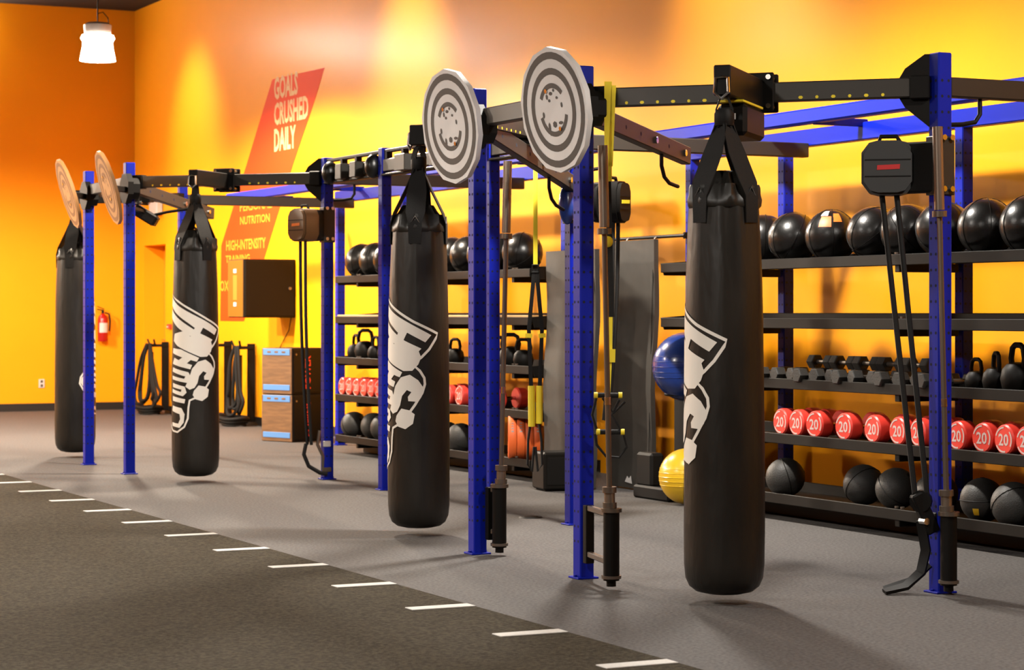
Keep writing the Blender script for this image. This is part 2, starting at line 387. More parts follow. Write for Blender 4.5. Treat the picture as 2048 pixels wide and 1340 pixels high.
# mid row double rail with globe grips
for a, b in ((MID[1], MID[2]), (MID[2], MID[3]), (MID[3], MID[4])):
    p, q = shorten(a, b, 0.04, 0.04)
    beam(p, q, 2.715, 'black', 0.05, 0.028, 'top_rail'); beam(p, q, 2.60, 'beam', 0.07, 0.10, 'lower_rail'); beam(p, q, 2.525, 'black', 0.10, 0.02, 'rail_flange')
    L = a[1] - b[1]; n = max(3, int(L / 0.30))
    for j in range(n):
        y = a[1] - L * (j + 0.5) / n
        MB().box(rl((6.924, y + 0.09, 2.675)), (0.05, 0.05, 0.07), 0.004).build('rail_spacer', 'black', rig)
        if a is MID[1] and j in (1, 2) or a is MID[2] and j in (1, 3, 5):
            MB().box(rl((6.87, y - 0.03, 2.595)), (0.10, 0.13 if a is MID[1] else 0.2, 0.13), 0.006).build('housing_box', 'beam', rig)
        elif a is MID[1] or (a is MID[3] and j % 2):
            g = MB().ball(rl((6.87, y - 0.05, 2.60)), (0.075, 0.06, 0.10), 14, 9); g.build('globe_grip', 'ball', rig)
# gusset plates on the mid posts at the diagonals
for p in (MID[1], MID[5]):
    T = frame(rl((p[0] - 0.06, p[1] + 0.05, BZ)), (-0.7, 0.7, 0), (0, 0, 1))
    MB().prism([(-0.02, -0.2), (0.10, -0.1), (0.16, 0), (0.10, 0.1), (0.0, 0.17), (-0.06, 0.17), (-0.06, -0.2)], T, 0.05).build('gusset', 'black', rig)
# bag booms across each diagonal, with bracket and hoist box
BAG = []
for i, (p, q) in enumerate(DG):
    m_ = (V((*p, 0)) + V((*q, 0))) / 2; sg = -1 if q[1] < p[1] else 1
    n_ = V((-1, sg, 0)).normalized(); t_ = V((-n_.y, n_.x, 0))
    e = m_ + n_ * (0.69, 0.59, 0.74, 0.74)[i]; BAG.append((e.x, e.y))
    zb = 2.56
    MB().bar(rl((m_ - n_ * 0.16) + V((0, 0, zb))), rl((e + n_ * 0.05) + V((0, 0, zb))), 0.085, 0.13 if i < 3 else 0.15, 0.006).build('bag_boom', 'black', rig)
    pl = MB().bar(rl(m_ - n_ * 0.07 - t_ * 0.0 + V((0, 0, BZ))), rl(m_ - n_ * 0.045 + V((0, 0, BZ))), 0.2, 0.2, 0.006)
    pl.bar(rl(m_ + n_ * 0.045 + V((0, 0, BZ))), rl(m_ + n_ * 0.06 + V((0, 0, BZ))), 0.2, 0.2, 0.006).build('boom_plate', 'black', rig)
    bt = MB()
    for a in (-1, 1):
        for z in (-0.075, 0.075): bt.cyl(rl(m_ - n_ * 0.09 + t_ * (a * 0.075) + V((0, 0, BZ + z))), rl(m_ + n_ * 0.08 + t_ * (a * 0.075) + V((0, 0, BZ + z))), 0.014, 8)
    stuff(bt.build('plate_bolts', 'chrome', rig))
    if i == 3:
        MB().bar(rl(m_ + n_ * 0.15 + V((0, 0, 2.385))), rl(m_ + n_ * 0.58 + V((0, 0, 2.385))), 0.15, 0.16, 0.02).build('hoist_box', 'black', rig)
        MB().bar(rl(m_ + n_ * 0.15 + V((0, 0, 2.475))), rl(m_ + n_ * 0.60 + V((0, 0, 2.475))), 0.13, 0.012, 0.002).build('hoist_strip', 'yellow', rig)
        c = m_ + n_ * 0.582 + V((0, 0, 2.40))
        MB().bar(rl(c - t_ * 0.035), rl(c - t_ * 0.01), 0.004, 0.025, 0).build('hoist_label', 'redtext', rig)
        MB().bar(rl(c - t_ * 0.005), rl(c + t_ * 0.02), 0.004, 0.03, 0).build('hoist_label', 'white', rig)
    c = e + V((0, 0, zb - 0.02))
    ub = MB().tube([rl(c + t_ * 0.03 + n_ * 0.055 + V((0, 0, 0.03))), rl(c + t_ * 0.035 + n_ * 0.06 + V((0, 0, -0.04))), rl(c + n_ * 0.06 + V((0, 0, -0.07))), rl(c - t_ * 0.035 + n_ * 0.06 + V((0, 0, -0.04))), rl(c - t_ * 0.03 + n_ * 0.055 + V((0, 0, 0.03))), rl(c + n_ * 0.06 + V((0, 0, 0.035)))], 0.009, 8, closed=True)
    ub.build('hanging_shackle', 'chrome', rig)
# sloping attachment arms behind three front posts
for p0, p1 in (((5.66, 10.57, 2.50), (6.90, 11.64, 2.375)), ((5.66, 11.91, 2.53), (6.88, 13.10, 2.28)), ((5.66, 19.09, 2.53), (6.72, 20.15, 2.36))):
    a = MB().bar(rl(p0), rl(p1), 0.06, 0.105, 0.005).build('attachment_arm', 'beam', rig)
    d = V(p1) - V(p0); sd = d.cross(V((0, 0, 1))).normalized();
    if sd.dot(V((-.44, -.9, 0))) < 0: sd = -sd
    h = MB()
    for f in (0.15, 0.3, 0.45, 0.75):
        c = V(p0) + d * f + sd * 0.0306
        T = frame(rl(c), -d if V(d).cross(V((0, 0, 1))).dot(sd) < 0 else d, (0, 0, 1)); h.add([T @ V((x, y, 0)) for x, y in ngon(0.013, 8)], [list(range(8))])
    stuff(h.build('arm_holes', 'hole', a))
    b = MB()
    for f in (0.60, 0.92):
        c = V(p0) + d * f; b.cyl(rl(c + sd * 0.028), rl(c + sd * 0.045), 0.02, 8)
    stuff(b.build('arm_bolts', 'chrome', a))
    c = V(p0) + d * 0.72 + V((0, 0, -0.05)); u = d.normalized()
    MB().tube([rl(c), rl(c + V((0, 0, -0.07))), rl(c + u * 0.05 + V((0, 0, -0.13))), rl(c + u * 0.14 + V((0, 0, -0.155))), rl(c + u * 0.3 + V((0, 0, -0.155)))], 0.012, 8).build('hook_handle', 'black', rig)
# black bar holders at the foot of three posts
BARS = [((5.65, 11.67), (-0.02, 0.0)), ((5.47, 9.98), (0.0, 0.0)), ((6.90, 9.055), (0.0, 0.0))]
for (bx, by), _ in BARS:
    hmb = MB().lathe([(0.034, 0.05), (0.042, 0.05), (0.042, 0.42), (0.034, 0.42), (0.034, 0.05)], 16, Matrix.Translation(rl((bx, by, 0))))
    hmb.build('bar_holder', 'black', rig)
    MB().lathe([(0.0425, 0.06), (0.052, 0.06), (0.052, 0.075), (0.0425, 0.075)], 16, Matrix.Translation(rl((bx, by, 0)))).build('holder_ring', 'steel', rig)
    MB().lathe([(0.0425, 0.40), (0.054, 0.40), (0.054, 0.42), (0.0425, 0.42)], 16, Matrix.Translation(rl((bx, by, 0)))).build('holder_ring', 'steel', rig)
for (bx, by), (px, py) in (((5.65, 11.67), F_[2]), ((5.47, 9.98), F_[3])):
    d = (V((bx, by, 0)) - V((px, py, 0))); u = d.normalized()
    c = V((px, py, 0)) + u * 0.1
    MB().bar(rl(c + V((0, 0, 0.09))), rl(c + V((0, 0, 0.40))), 0.05, 0.04, 0.004).build('holder_plate', 'black', rig)
    for z in (0.14, 0.385):
        MB().bar(rl(c + V((0, 0, z))), rl(V((bx, by, z)) - u * 0.04), 0.03, 0.03, 0.004).build('holder_arm', 'steel', rig)
TGC = [(5.266, 19.919, 2.503), (5.261, 18.584, 2.49), (5.195, 11.375, 2.473), (5.218, 10.138, 2.466)]
# black octagonal hub mounts for the targets
for i, (px, py) in enumerate(F_):
    T = frame(rl((px - 0.02, py - 0.075, 2.51)), (0, -1, 0), (0, 0, 1))
    MB().prism(ngon(0.14, 8, pi / 8), T, 0.05).prism(ngon(0.10, 8, pi / 8), frame(rl((px + 0.05, py - 0.075, 2.51)), (0, -1, 0), (0, 0, 1)), 0.1).build('target_mount', 'deep', rig)
    MB().bar(rl((px - 0.05, py - 0.075, 2.50)), rl(V(TGC[i]) + V((0.045, 0.0, 0.0))), 0.05, 0.05, 0.005).build('target_arm', 'black', rig)

# ------------------------------------------------------------------ round targets
TG = [((5.266, 19.919, 2.503), 17, 'o', 'round bullseye target tinted tan for warm light on the leftmost rig post'), ((5.261, 18.584, 2.49), 16, 'o', 'round bullseye target tinted tan for warm light on the second rig post from the left'),
      ((5.195, 11.375, 2.473), 7, '', 'round grey bullseye target, left one of the two over the middle posts'), ((5.218, 10.138, 2.466), 8, '', 'round grey bullseye target, largest and nearest of the four')]
for c, tilt, o_, lab in TG:
    t = thing('bullseye_target', lab, 'target', c, 0, 'round bullseye targets')
    ps = radians(-6 if o_ else 4); nrm = V((-cos(ps), -sin(ps), 0)); ex = V((nrm.y, -nrm.x, 0)) * -1
    ex = V((0, 0, 1)).cross(nrm); up = V((0, 0, 1)); ta = radians(tilt)
    n2 = nrm * cos(ta) - up * sin(ta); u2 = up * cos(ta) + nrm * sin(ta)
    T = frame((0, 0, 0), ex, u2)
    if T.to_3x3().col[2].dot(n2) < 0: T = frame((0, 0, 0), -ex, u2)
    Rr = 0.325
    MB().prism(ngon(Rr, 14, pi / 14), T @ Matrix.Translation((0, 0, -0.03)), 0.03).build('board', 'target' + ('_o' if o_ else ''), t)
    def ann(r0, r1, a0=0.0, a1=2 * pi, z=0.0015, n=40):
        mb = MB(); w = []
        for q in range(n + 1):
            a = a0 + (a1 - a0) * q / n
            w.append((a))
        for q in range(n):
            a, b = w[q], w[q + 1]
            mb.add([T @ V((r * cos(x), r * sin(x), z)) for r, x in ((r0, a), (r1, a), (r1, b), (r0, b))], [[0, 1, 2, 3]])
        return mb
    rm = 'ring' + ('_o' if o_ else '')
    ann(0.262, 0.298).build('ring', rm, t); ann(0.182, 0.216).build('ring', rm, t)
    ann(0.112, 0.138, radians(-165), radians(-15)).build('ring', rm, t); ann(0.112, 0.138, radians(40), radians(150)).build('ring', rm, t)
    mk = MB()
    for x, y, w, h in [(-0.01, 0.085, 0.03, 0.02), (-0.05, 0.07, 0.018, 0.03), (0.045, 0.06, 0.02, 0.016), (0.0, -0.075, 0.035, 0.035), (-0.055, -0.085, 0.02, 0.05), (0.06, -0.07, 0.04, 0.018), (-0.1, -0.02, 0.018, 0.035), (0.085, 0.02, 0.016, 0.03), (-0.02, -0.125, 0.07, 0.018), (-0.03, 0.05, 0.02, 0.018), (0.02, 0.1, 0.018, 0.018)]:
        T2 = T @ Matrix.Translation((x, y, 0.0018)); mk.add([T2 @ V((a * w / 2, b * h / 2, 0)) for a, b in ((-1, -.5), (0, -1), (1, -.5), (1, .5), (0, 1), (-1, .5))], [[0, 1, 2, 3, 4, 5]])
    stuff(mk.build('centre_print', rm, t))
    MB().cyl(T @ V((-0.05, 0.1, 0)), T @ V((-0.05, 0.1, 0.006)), 0.012, 8).cyl(T @ V((0.05, -0.1, 0)), T @ V((0.05, -0.1, 0.006)), 0.012, 8).build('screw', 'chrome', t)
# ------------------------------------------------------------------ heavy bags
RB = 0.196
def cropx(x): return RB * (asin(max(-1, min(1, (x - 340) / 205))) - asin(195 / 205))
def cp(pts): return [(cropx(x), (395 - y) / 1000) for x, y in pts]
TIPZ = 1.29
def bend(polys, name, m, parent, off=0.003):
    bm = bmesh.new()
    for pl in polys:
        vs_ = [bm.verts.new((x, y, 0)) for x, y in pl]; bm.faces.new(vs_)
    bmesh.ops.triangulate(bm, faces=bm.faces[:])
    for _ in range(5):
        es = [e for e in bm.edges if e.calc_length() > 0.03]
        if not es: break
        bmesh.ops.subdivide_edges(bm, edges=es, cuts=1); bmesh.ops.triangulate(bm, faces=[f for f in bm.faces if len(f.verts) > 3])
    bmesh.ops.recalc_face_normals(bm, faces=bm.faces[:])
    for f in bm.faces:
        if f.normal.z < 0: f.normal_flip()
    mb = MB(); bm.verts.index_update()
    vs_ = []
    for v in bm.verts:
        a = v.co.x / RB; z = TIPZ + v.co.y; r = bag_r(z) + off
        vs_.append((r * cos(a), r * sin(a), z))
    mb.add(vs_, [[v.index for v in f.verts] for f in bm.faces]); bm.free()
    return mb.build(name, m, parent, ang=60)
PROF = [(0.03, 0.045), (0.09, 0.048), (0.14, 0.06), (0.172, 0.085), (0.19, 0.125), (0.197, 0.19), (0.199, 0.35), (0.197, 0.8), (0.194, 1.1), (0.191, 1.4), (0.186, 1.6), (0.180, 1.75), (0.175, 1.87), (0.171, 1.94)]
def bag_r(z):
    for (r0, z0), (r1, z1) in zip(PROF, PROF[1:]):
        if z0 <= z <= z1: return r0 + (r1 - r0) * (z - z0) / (z1 - z0)
    return PROF[-1][0]
def stroke(path, w, closed=False):                                  # polyline -> quads of constant width
    n = len(path); L = []; R_ = []
    for i in range(n):
        a = V(path[i - 1]) if (i or closed) else V(path[0]); b = V(path[(i + 1) % n]) if (i < n - 1 or closed) else V(path[-1])
        d = (b - a).normalized(); nn = V((-d.y, d.x)); p = V(path[i])
        L.append(p + nn * w / 2); R_.append(p - nn * w / 2)
    return [[tuple(L[i]), tuple(R_[i]), tuple(R_[(i + 1) % n]), tuple(L[(i + 1) % n])] for i in range(n if closed else n - 1)]
def make_bag():
    t = thing('heavy_bag', '', 'punching bag', (0, 0, 0), 0, 'black heavy bags hanging from the rig')
    def mod(r, z, a):
        f = max(0, (z - 1.25) / 0.7)
        return r * (1 + 0.022 * f * sin(9 * a + 1.3 * sin(2 * a) + z * 2) + 0.012 * f * sin(17 * a + z * 5) + 0.004 * sin(3 * a + 5 * z))
    fine = []
    for (r0, z0), (r1, z1) in zip(PROF, PROF[1:]):
        k_ = 1 if z1 - z0 < 0.1 else 3
        fine += [(r0 + (r1 - r0) * j / k_, z0 + (z1 - z0) * j / k_) for j in range(k_)]
    fine.append(PROF[-1])
    MB().lathe(fine, 56, mod=mod).build('bag_body', 'vinyl', t, 60)
    def mod2(r, z, a):
        f = max(0, (z - 1.93) / 0.1)
        return r * (1 + 0.10 * f * sin(8 * a + 0.7) + 0.05 * f * sin(13 * a))
    MB().lathe([(0.172, 1.935), (0.178, 1.945), (0.176, 1.975), (0.165, 2.00), (0.158, 2.035), (0.15, 2.05), (0.13, 2.045), (0.11, 2.07), (0.085, 2.11), (0.03, 2.12), (0.01, 2.12)], 48, mod=mod2).build('bag_collar', 'vinyl', t, 50)
    for q in range(4):
        a = pi / 4 + q * pi / 2; d = V((cos(a), sin(a), 0)); sd = V((-d.y, d.x, 0))
        MB().strip([d * 0.178 + V((0, 0, 1.86)), d * 0.178 + V((0, 0, 1.99)), d * 0.155 + V((0, 0, 2.06)), d * 0.085 + V((0, 0, 2.20)), d * 0.03 + V((0, 0, 2.33)), d * 0.02 + V((0, 0, 2.40))], [0.08, 0.09, 0.125, 0.125, 0.085, 0.05], 0.006, sd).build('strap', 'strap', t)
        MB().tube([d * 0.176 + V((0, 0, 1.99)) + sd * x + V((0, 0, z)) for x, z in ((-0.03, 0), (0.03, 0), (0, 0.045))], 0.005, 6, closed=True).build('strap_ring', 'chrome', t)
    MB().strip([(0.0, 0.03, 2.33), (0.0, 0.04, 2.42), (0.0, 0.02, 2.475), (0.0, 0.0, 2.49), (0.0, -0.02, 2.475), (0.0, -0.04, 2.42), (0.0, -0.03, 2.33)], 0.05, 0.008, (1, 0, 0)).build('hanger_loop', 'strap', t)
    MB().lathe([(0.045, 2.34), (0.05, 2.36), (0.05, 2.40), (0.04, 2.42), (0.02, 2.42), (0.02, 2.34)], 14).build('swivel', 'deep', t)
    outline = [(-0.57, 0.295), (-0.43, 0.225), (-0.31, 0.16), (-0.16, 0.075), (0, 0), (-0.012, -0.03), (-0.06, -0.10), (-0.11, -0.15), (-0.165, -0.195), (-0.12, -0.235), (-0.092, -0.28), (-0.088, -0.32), (-0.105, -0.375), (-0.15, -0.45), (-0.2, -0.52), (-0.26, -0.575), (-0.315, -0.60), (-0.325, -0.66), (-0.33, -0.75), (-0.36, -0.82), (-0.43, -0.865), (-0.5, -0.855), (-0.56, -0.80), (-0.62, -0.64), (-0.665, -0.56), (-0.655, -0.5), (-0.60, -0.42), (-0.58, -0.2)]
    bend(stroke(outline, 0.016, True), 'logo_outline', 'print', t)
    bend([[(-0.655, -0.555), (-0.645, -0.505), (-0.57, -0.44), (-0.56, -0.6), (-0.61, -0.625)]], 'logo_letter', 'print', t)
    H = [[(-0.55, 0.265), (-0.43, 0.19), (-0.31, 0.128), (-0.2, 0.072), (-0.045, -0.01), (-0.085, -0.055), (-0.2, 0.005), (-0.225, 0.0), (-0.25, -0.005), (-0.28, 0.01), (-0.32, 0.04), (-0.43, 0.11), (-0.55, 0.19)],
         [(-0.205, 0.003), (-0.26, 0.03), (-0.285, -0.02), (-0.23, -0.045)],
         [(-0.55, 0.165), (-0.43, 0.085), (-0.35, 0.035), (-0.27, -0.015), (-0.22, -0.045), (-0.11, -0.095), (-0.155, -0.14), (-0.27, -0.085), (-0.36, -0.035), (-0.43, 0.005), (-0.55, 0.09)]]
    bend(H, 'logo_letter', 'print', t)
    C = [cp([(190, 425), (150, 440), (145, 500), (170, 540), (260, 590), (360, 632), (420, 630), (455, 590), (470, 545), (455, 500), (400, 478), (360, 470), (352, 500), (390, 520), (420, 540), (415, 568), (370, 575), (300, 548), (225, 512), (205, 492), (215, 470), (250, 478), (270, 460), (262, 430), (225, 415)])]
    bend(C, 'logo_letter', 'print', t)
    N = [cp([(142, 560), (200, 570), (350, 640), (330, 672), (140, 600)]), cp([(250, 610), (300, 640), (230, 700), (170, 670)]), cp([(150, 640), (290, 700), (275, 735), (140, 690)])]
    bend(N, 'logo_letter', 'print', t)
    U = [cp([(142, 720), (260, 760), (280, 800), (255, 850), (140, 820), (140, 790), (225, 815), (235, 795), (140, 755)])]
    bend(U, 'logo_letter', 'print', t)
    R_ = [cp([(142, 850), (230, 880), (245, 930), (215, 960), (140, 930), (140, 900), (200, 925), (205, 905), (142, 885)]), cp([(142, 960), (235, 985), (228, 1020), (142, 1000)])]
    bend(R_, 'logo_letter', 'print', t)
    C2 = [cp([(142, 1040), (205, 1060), (230, 1110), (222, 1180), (190, 1225), (140, 1210), (140, 1180), (180, 1190), (195, 1150), (190, 1110), (140, 1085)])]
    bend(C2, 'logo_letter', 'print', t)
    K = [cp([(270, 905), (235, 880), (265, 810), (290, 730), (340, 672), (405, 655), (455, 690), (485, 745), (470, 800), (440, 825), (395, 822), (392, 795), (415, 765), (385, 752), (350, 790), (335, 850), (310, 890)]),
         cp([(305, 915), (345, 870), (400, 880), (435, 905), (425, 965), (375, 1000), (320, 985), (295, 950)])]
    bend(K, 'logo_emblem', 'print', t)
    return t
bag = make_bag()
BL = ['black heavy bag nearest the left edge, mostly hiding its white logo', 'black heavy bag between the left rig posts, its white logo facing forward', 'black heavy bag in the middle, left of the grey target posts', 'largest black heavy bag, nearest the camera on the right']
ALPHA = [207, 78, 37, 3]
for i in range(4):
    bx, by = BAG[i]; az = atan2(-by, -bx)
    o = bag if i == 3 else copy_tree(bag)
    o.location = (bx, by, 0); o.rotation_euler = (0, 0, az + radians(ALPHA[i])); o['label'] = BL[i]

# ------------------------------------------------------------------ barbells stored upright
def barbell(loc, top, lab):
    t = thing('barbell', lab, 'barbell', loc, 0, 'barbells stored upright against the posts')
    d = V(top); T = frame((0, 0, 0), V((1, 0, 0)).cross(d).cross(d) * -1 if False else V((d.z, 0, -d.x)), d.cross(V((d.z, 0, -d.x))))
    L = d.length; u = d / L
    MB().cyl(u * 0.44, u * (L - 0.44), 0.0145, 10).build('shaft', 'steel', t)
    MB().cyl(u * 0.02, u * 0.42, 0.025, 14).build('sleeve', 'black', t)
    MB().cyl(u * (L - 0.42), u * L, 0.026, 14).build('sleeve', 'sleeve', t)
    for a in (0.42, 0.50, L - 0.455):
        MB().cyl(u * a, u * (a + 0.03), 0.037, 14).build('collar', 'steel', t)
    MB().cyl(u * 0.45, u * 0.50, 0.028, 12).build('bushing', 'sleeve', t)
    MB().cyl(u * 0.95, u * 0.99, 0.0165, 10).build('knurl_mark', 'chrome', t)
    return t
barbell((5.65, 11.67, 0.0), (0.045, -0.02, 2.31), 'steel barbell stored upright beside the left post of the middle pair')
barbell((5.47, 9.98, 0.0), (-0.045, 0.01, 2.28), 'steel barbell stored upright beside the right post of the middle pair')
barbell((6.90, 9.055, 0.0), (-0.055, 0.02, 2.36), 'steel barbell stored upright in front of the rightmost rig post')

# ------------------------------------------------------------------ rope trainers on the rig posts
def rope_trainer(post, off, face, lab, wid=0.27, ropes=True, low=None, logo='redtext', body='grey', tail=None):
    px, py = post
    t = thing('rope_trainer', lab, 'rope trainer', (px, py, 0))
    f = V((*face, 0)).normalized(); r = V((-f.y, f.x, 0)); c = V((off[0], off[1], 2.165))
    T = frame(c - f * 0.08, r, (0, 0, 1))
    oc = [(-.5, -.28), (-.36, -.46), (-.2, -.5), (.2, -.5), (.36, -.46), (.5, -.28), (.5, .28), (.36, .46), (.2, .5), (-.2, .5), (-.36, .46), (-.5, .28)]
    b = MB().prism([(x * wid, y * 0.28) for x, y in oc], T, 0.13)
    b.prism([(x * wid * .9, y * 0.255) for x, y in oc], T @ Matrix.Translation((0, 0, 0.13)), 0.025); b.build('head_cover', body, t)
    T2 = T @ Matrix.Translation((0, 0, 0.1555))
    for y in (-0.045, 0.04): MB().prism([(-wid * .43, y - .003), (wid * .43, y - .003), (wid * .43, y + .003), (-wid * .43, y + .003)], T2, 0.002).build('cover_groove', 'deep', t)
    MB().prism([(-0.055, -0.012), (0.06, -0.008), (0.062, 0.016), (-0.053, 0.012)], T2, 0.002).build('logo_plate', logo, t)
    MB().prism([(x * 0.24, y * 0.27) for x, y in oc], T @ Matrix.Translation((0, 0, -0.05)), 0.05).build('back_housing', 'deep', t)
    MB().bar(c - f * 0.06, V((0, 0, 2.165)) + V((c.x, c.y, 0)) * 0.0, 0.10, 0.26, 0.01).build('mount_arm', 'deep', t)
    MB().box((0, 0, 2.17), (S + 0.02, S + 0.02, 0.30), 0.004).build('post_clamp', 'beam', t)
    bl = MB()
    fr = V((0, -1, 0)) * (S / 2 + 0.01)
    for x in (-0.025, 0.025):
        for z in (2.05, 2.31): bl.cyl(fr + V((x, 0, z)), fr + V((x, -0.02, z)), 0.015, 8)
    stuff(bl.build('clamp_bolts', 'chrome', t))
    MB().tube([c + r * x + V((0, 0, z)) - f * 0.02 for x, z in ((-0.05, 0.13), (-0.04, 0.165), (0.04, 0.165), (0.06, 0.13))], 0.012, 8).build('top_handle', 'black', t)
    if ropes:
        lo = V(low)
        for x, q in ((-0.035, -0.03), (0.04, 0.03)):
            a = c + r * x + V((0, 0, -0.12)); b_ = lo + r * q
            pts = [a.lerp(b_, j / 8) + V((0, 0, 0)) + f * (0.02 * sin(pi * j / 8)) for j in range(9)]
            MB().tube(pts, 0.0145, 8).build('rope', 'strap', t)
    return t, c, f, r
t, c, f, r = rope_trainer((6.924, 9.156), (-0.165, 0.215), (-0.62, -0.78), 'grey rope trainer with two hanging ropes on the rightmost rig post', 0.27, True, (-0.12, 0.0, 0.50))
lo = V((-0.12, 0.0, 0.47))
MB().bar(lo + V((-0.03, 0, 0.04)), lo + V((0.06, -0.02, -0.16)), 0.05, 0.07, 0.008).build('pulley_bracket', 'deep', t)
MB().cyl(lo + V((-0.02, -0.02, 0)), lo + V((0.02, 0.02, 0)), 0.055, 14).build('pulley_wheel', 'black', t)
MB().cyl(lo + V((0.0, -0.05, -0.1)), lo + V((0.0, 0.0, -0.1)), 0.018, 8).build('pulley_bolt', 'chrome', t)
MB().bar((-0.05, 0.0, 0.36), (0, 0, 0.36), 0.06, 0.1, 0.006).build('pulley_mount', 'deep', t)
MB().strip([lo + V((0.0, 0, -0.10)), lo + V((0.03, 0, -0.25)), lo + V((0.0, 0, -0.36)), lo + V((-0.08, 0.02, -0.43)), lo + V((-0.19, 0.05, -0.455))], 0.05, 0.018, (0.5, -0.9, 0)).build('anchor_strap', 'deep', t)
MB().strip([lo + V((0.05, 0, -0.32)), lo + V((-0.02, 0.05, -0.41)), lo + V((-0.14, 0.12, -0.455))], 0.045, 0.016, (0.5, -0.9, 0)).build('anchor_strap', 'deep', t)
t, c, f, r = rope_trainer((6.924, 17.673), (-0.23, -0.02), (-1.0, -0.25), 'brown rope trainer with cable looping to the floor, left rig bay', 0.25, True, (-0.17, -0.02, 0.30), 'led', 'brownplastic')
MB().tube([(-0.20, -0.02, 0.31), (-0.22, -0.02, 0.22), (-0.18, -0.03, 0.12), (-0.08, -0.04, 0.06), (-0.02, -0.06, 0.05)], 0.018, 8).build('rope_tail', 'strap', t)
MB().tube([(-0.08, -0.03, 0.42), (-0.10, -0.03, 0.30), (-0.05, -0.03, 0.2), (-0.045, -0.02, 0.08)], 0.015, 8).build('rope_tail', 'steel', t)
MB().box((-0.02, -0.045, 0.305), (0.07, 0.01, 0.05), 0.004).build('lower_clamp', 'white', t); MB().box((-0.02, -0.045, 0.085), (0.08, 0.01, 0.04), 0.004).build('lower_clamp', 'steel', t)
t, c, f, r = rope_trainer((6.924, 13.168), (0.27, -0.10), (0.55, -0.8), 'black rope trainer half hidden behind the nearest grey target post', 0.18, True, (0.22, -0.06, 0.7), 'yellow', 'black')
MB().ball((-0.075, -0.06, 2.145), (0.06, 0.05, 0.135), 18, 12).build('flywheel_cover', 'blueball', t)

# ------------------------------------------------------------------ suspension trainers
def suspension(loc, lab, kind):
    t = thing('suspension_trainer', lab, 'suspension trainer', loc, 0)
    px = V((C_, -S_, 0)) if False else V((0.8976, -0.441, 0))
    if kind == 0:
        MB().strip([(0, 0, 2.60), (0.0, 0, 2.42)], 0.055, 0.006, px).build('anchor_strap', 'strap', t)
        MB().strip([(0, 0, 2.43), (0, 0, 1.75)], 0.03, 0.005, px).build('yellow_strap', 'yellow', t)
        MB().tube([px * 0.02 + V((0, 0, 1.75)), px * -0.02 + V((0, 0, 1.75)), px * -0.025 + V((0, 0, 1.70)), px * 0.025 + V((0, 0, 1.70))], 0.008, 6, closed=True).build('ring', 'deep', t)
        for sg in (-1, 1):
            MB().strip([px * sg * 0.008 + V((0, 0, 1.72)), px * sg * 0.045 + V((0, 0, 1.30)), px * sg * 0.03 + V((0, 0, 0.92))], 0.028, 0.005, px).build('webbing', 'strap', t)
            MB().strip([px * sg * 0.045 + V((0, 0, 1.28)), px * sg * 0.047 + V((0, 0, 1.25))], 0.05, 0.02, px).build('buckle', 'yellow', t)
            MB().cyl(px * sg * 0.028 + V((0, 0, 0.92)), px * sg * 0.026 + V((0, 0, 0.66 - 0.02 * (sg < 0))), 0.024, 10).build('foam_handle', 'yellow', t)
            MB().tube([px * sg * 0.03 + V((0, 0.01, 0.66)), px * sg * 0.045 + V((0, 0.01, 0.55)), px * sg * 0.05 + V((0, 0.01, 0.38)), px * sg * 0.02 + V((0, 0.01, 0.33)), px * sg * 0.005 + V((0, 0.01, 0.5))], 0.009, 6).build('foot_loop', 'strap', t)
    else:
        MB().strip([(0, 0, 2.65), (0.0, 0, 2.12)], 0.04, 0.005, px).build('yellow_strap', 'yellow', t)
        MB().strip([px * 0.03 + V((0, 0, 2.63)), px * 0.012 + V((0, 0, 2.2))], 0.025, 0.005, px).build('yellow_strap', 'yellow', t)
        MB().strip([(0, 0, 2.14), (0.01, 0, 1.80), (0.02, 0, 1.40)], 0.03, 0.005, px).build('webbing', 'strap', t)
        MB().ball((0, 0, 1.80), (0.03, 0.02, 0.03), 10, 7).build('buckle', 'yellow', t)
        MB().strip([px * 0.012 + V((0, 0, 1.40)), px * 0.01 + V((0, 0, 1.2)), (0, 0, 1.0)], 0.024, 0.006, px).build('yellow_strap', 'yellow', t)
        MB().strip([px * 0.014 + V((0, -0.01, 1.23)), px * 0.012 + V((0, -0.01, 1.16))], 0.04, 0.02, px).build('buckle', 'yellow', t)
        for z, o_ in ((0.985, 0.0), (0.79, 0.012)):
            c0 = px * o_
            MB().cyl(c0 - px * 0.055 + V((0, 0, z)), c0 + px * 0.055 + V((0, 0, z)), 0.014, 10).build('grip', 'strap', t)
            for sg in (-1, 1): MB().cyl(c0 + px * sg * 0.055 + V((0, 0, z)), c0 + px * sg * 0.075 + V((0, 0, z)), 0.017, 10).build('grip_end', 'yellow', t)
        MB().tube([px * -0.06 + V((0, 0, 0.98)), px * -0.085 + V((0, 0, 0.88)), px * -0.06 + V((0, 0, 0.80))], 0.007, 6).build('foot_loop', 'strap', t)
        MB().tube([px * -0.03 + V((0, 0, 0.97)), px * 0.03 + V((0, 0, 0.89)), px * 0.09 + V((0, 0, 0.95))], 0.007, 6).tube([px * 0.06 + V((0, 0, 0.96)), px * 0.02 + V((0, 0, 0.88)), px * 0.07 + V((0, 0, 0.80))], 0.007, 6).build('foot_loop', 'strap', t)
        MB().tube([px * -0.07 + V((0, 0, 0.78)), px * -0.06 + V((0, 0, 0.72)), px * -0.01 + V((0, 0, 0.66)), px * 0.06 + V((0, 0, 0.655)), px * 0.1 + V((0, 0, 0.71)), px * 0.08 + V((0, 0, 0.79))], 0.007, 6).build('foot_loop', 'strap', t)
suspension((6.86, 13.60, 0), 'suspension trainer with two long yellow foam handles, behind the middle posts', 0)
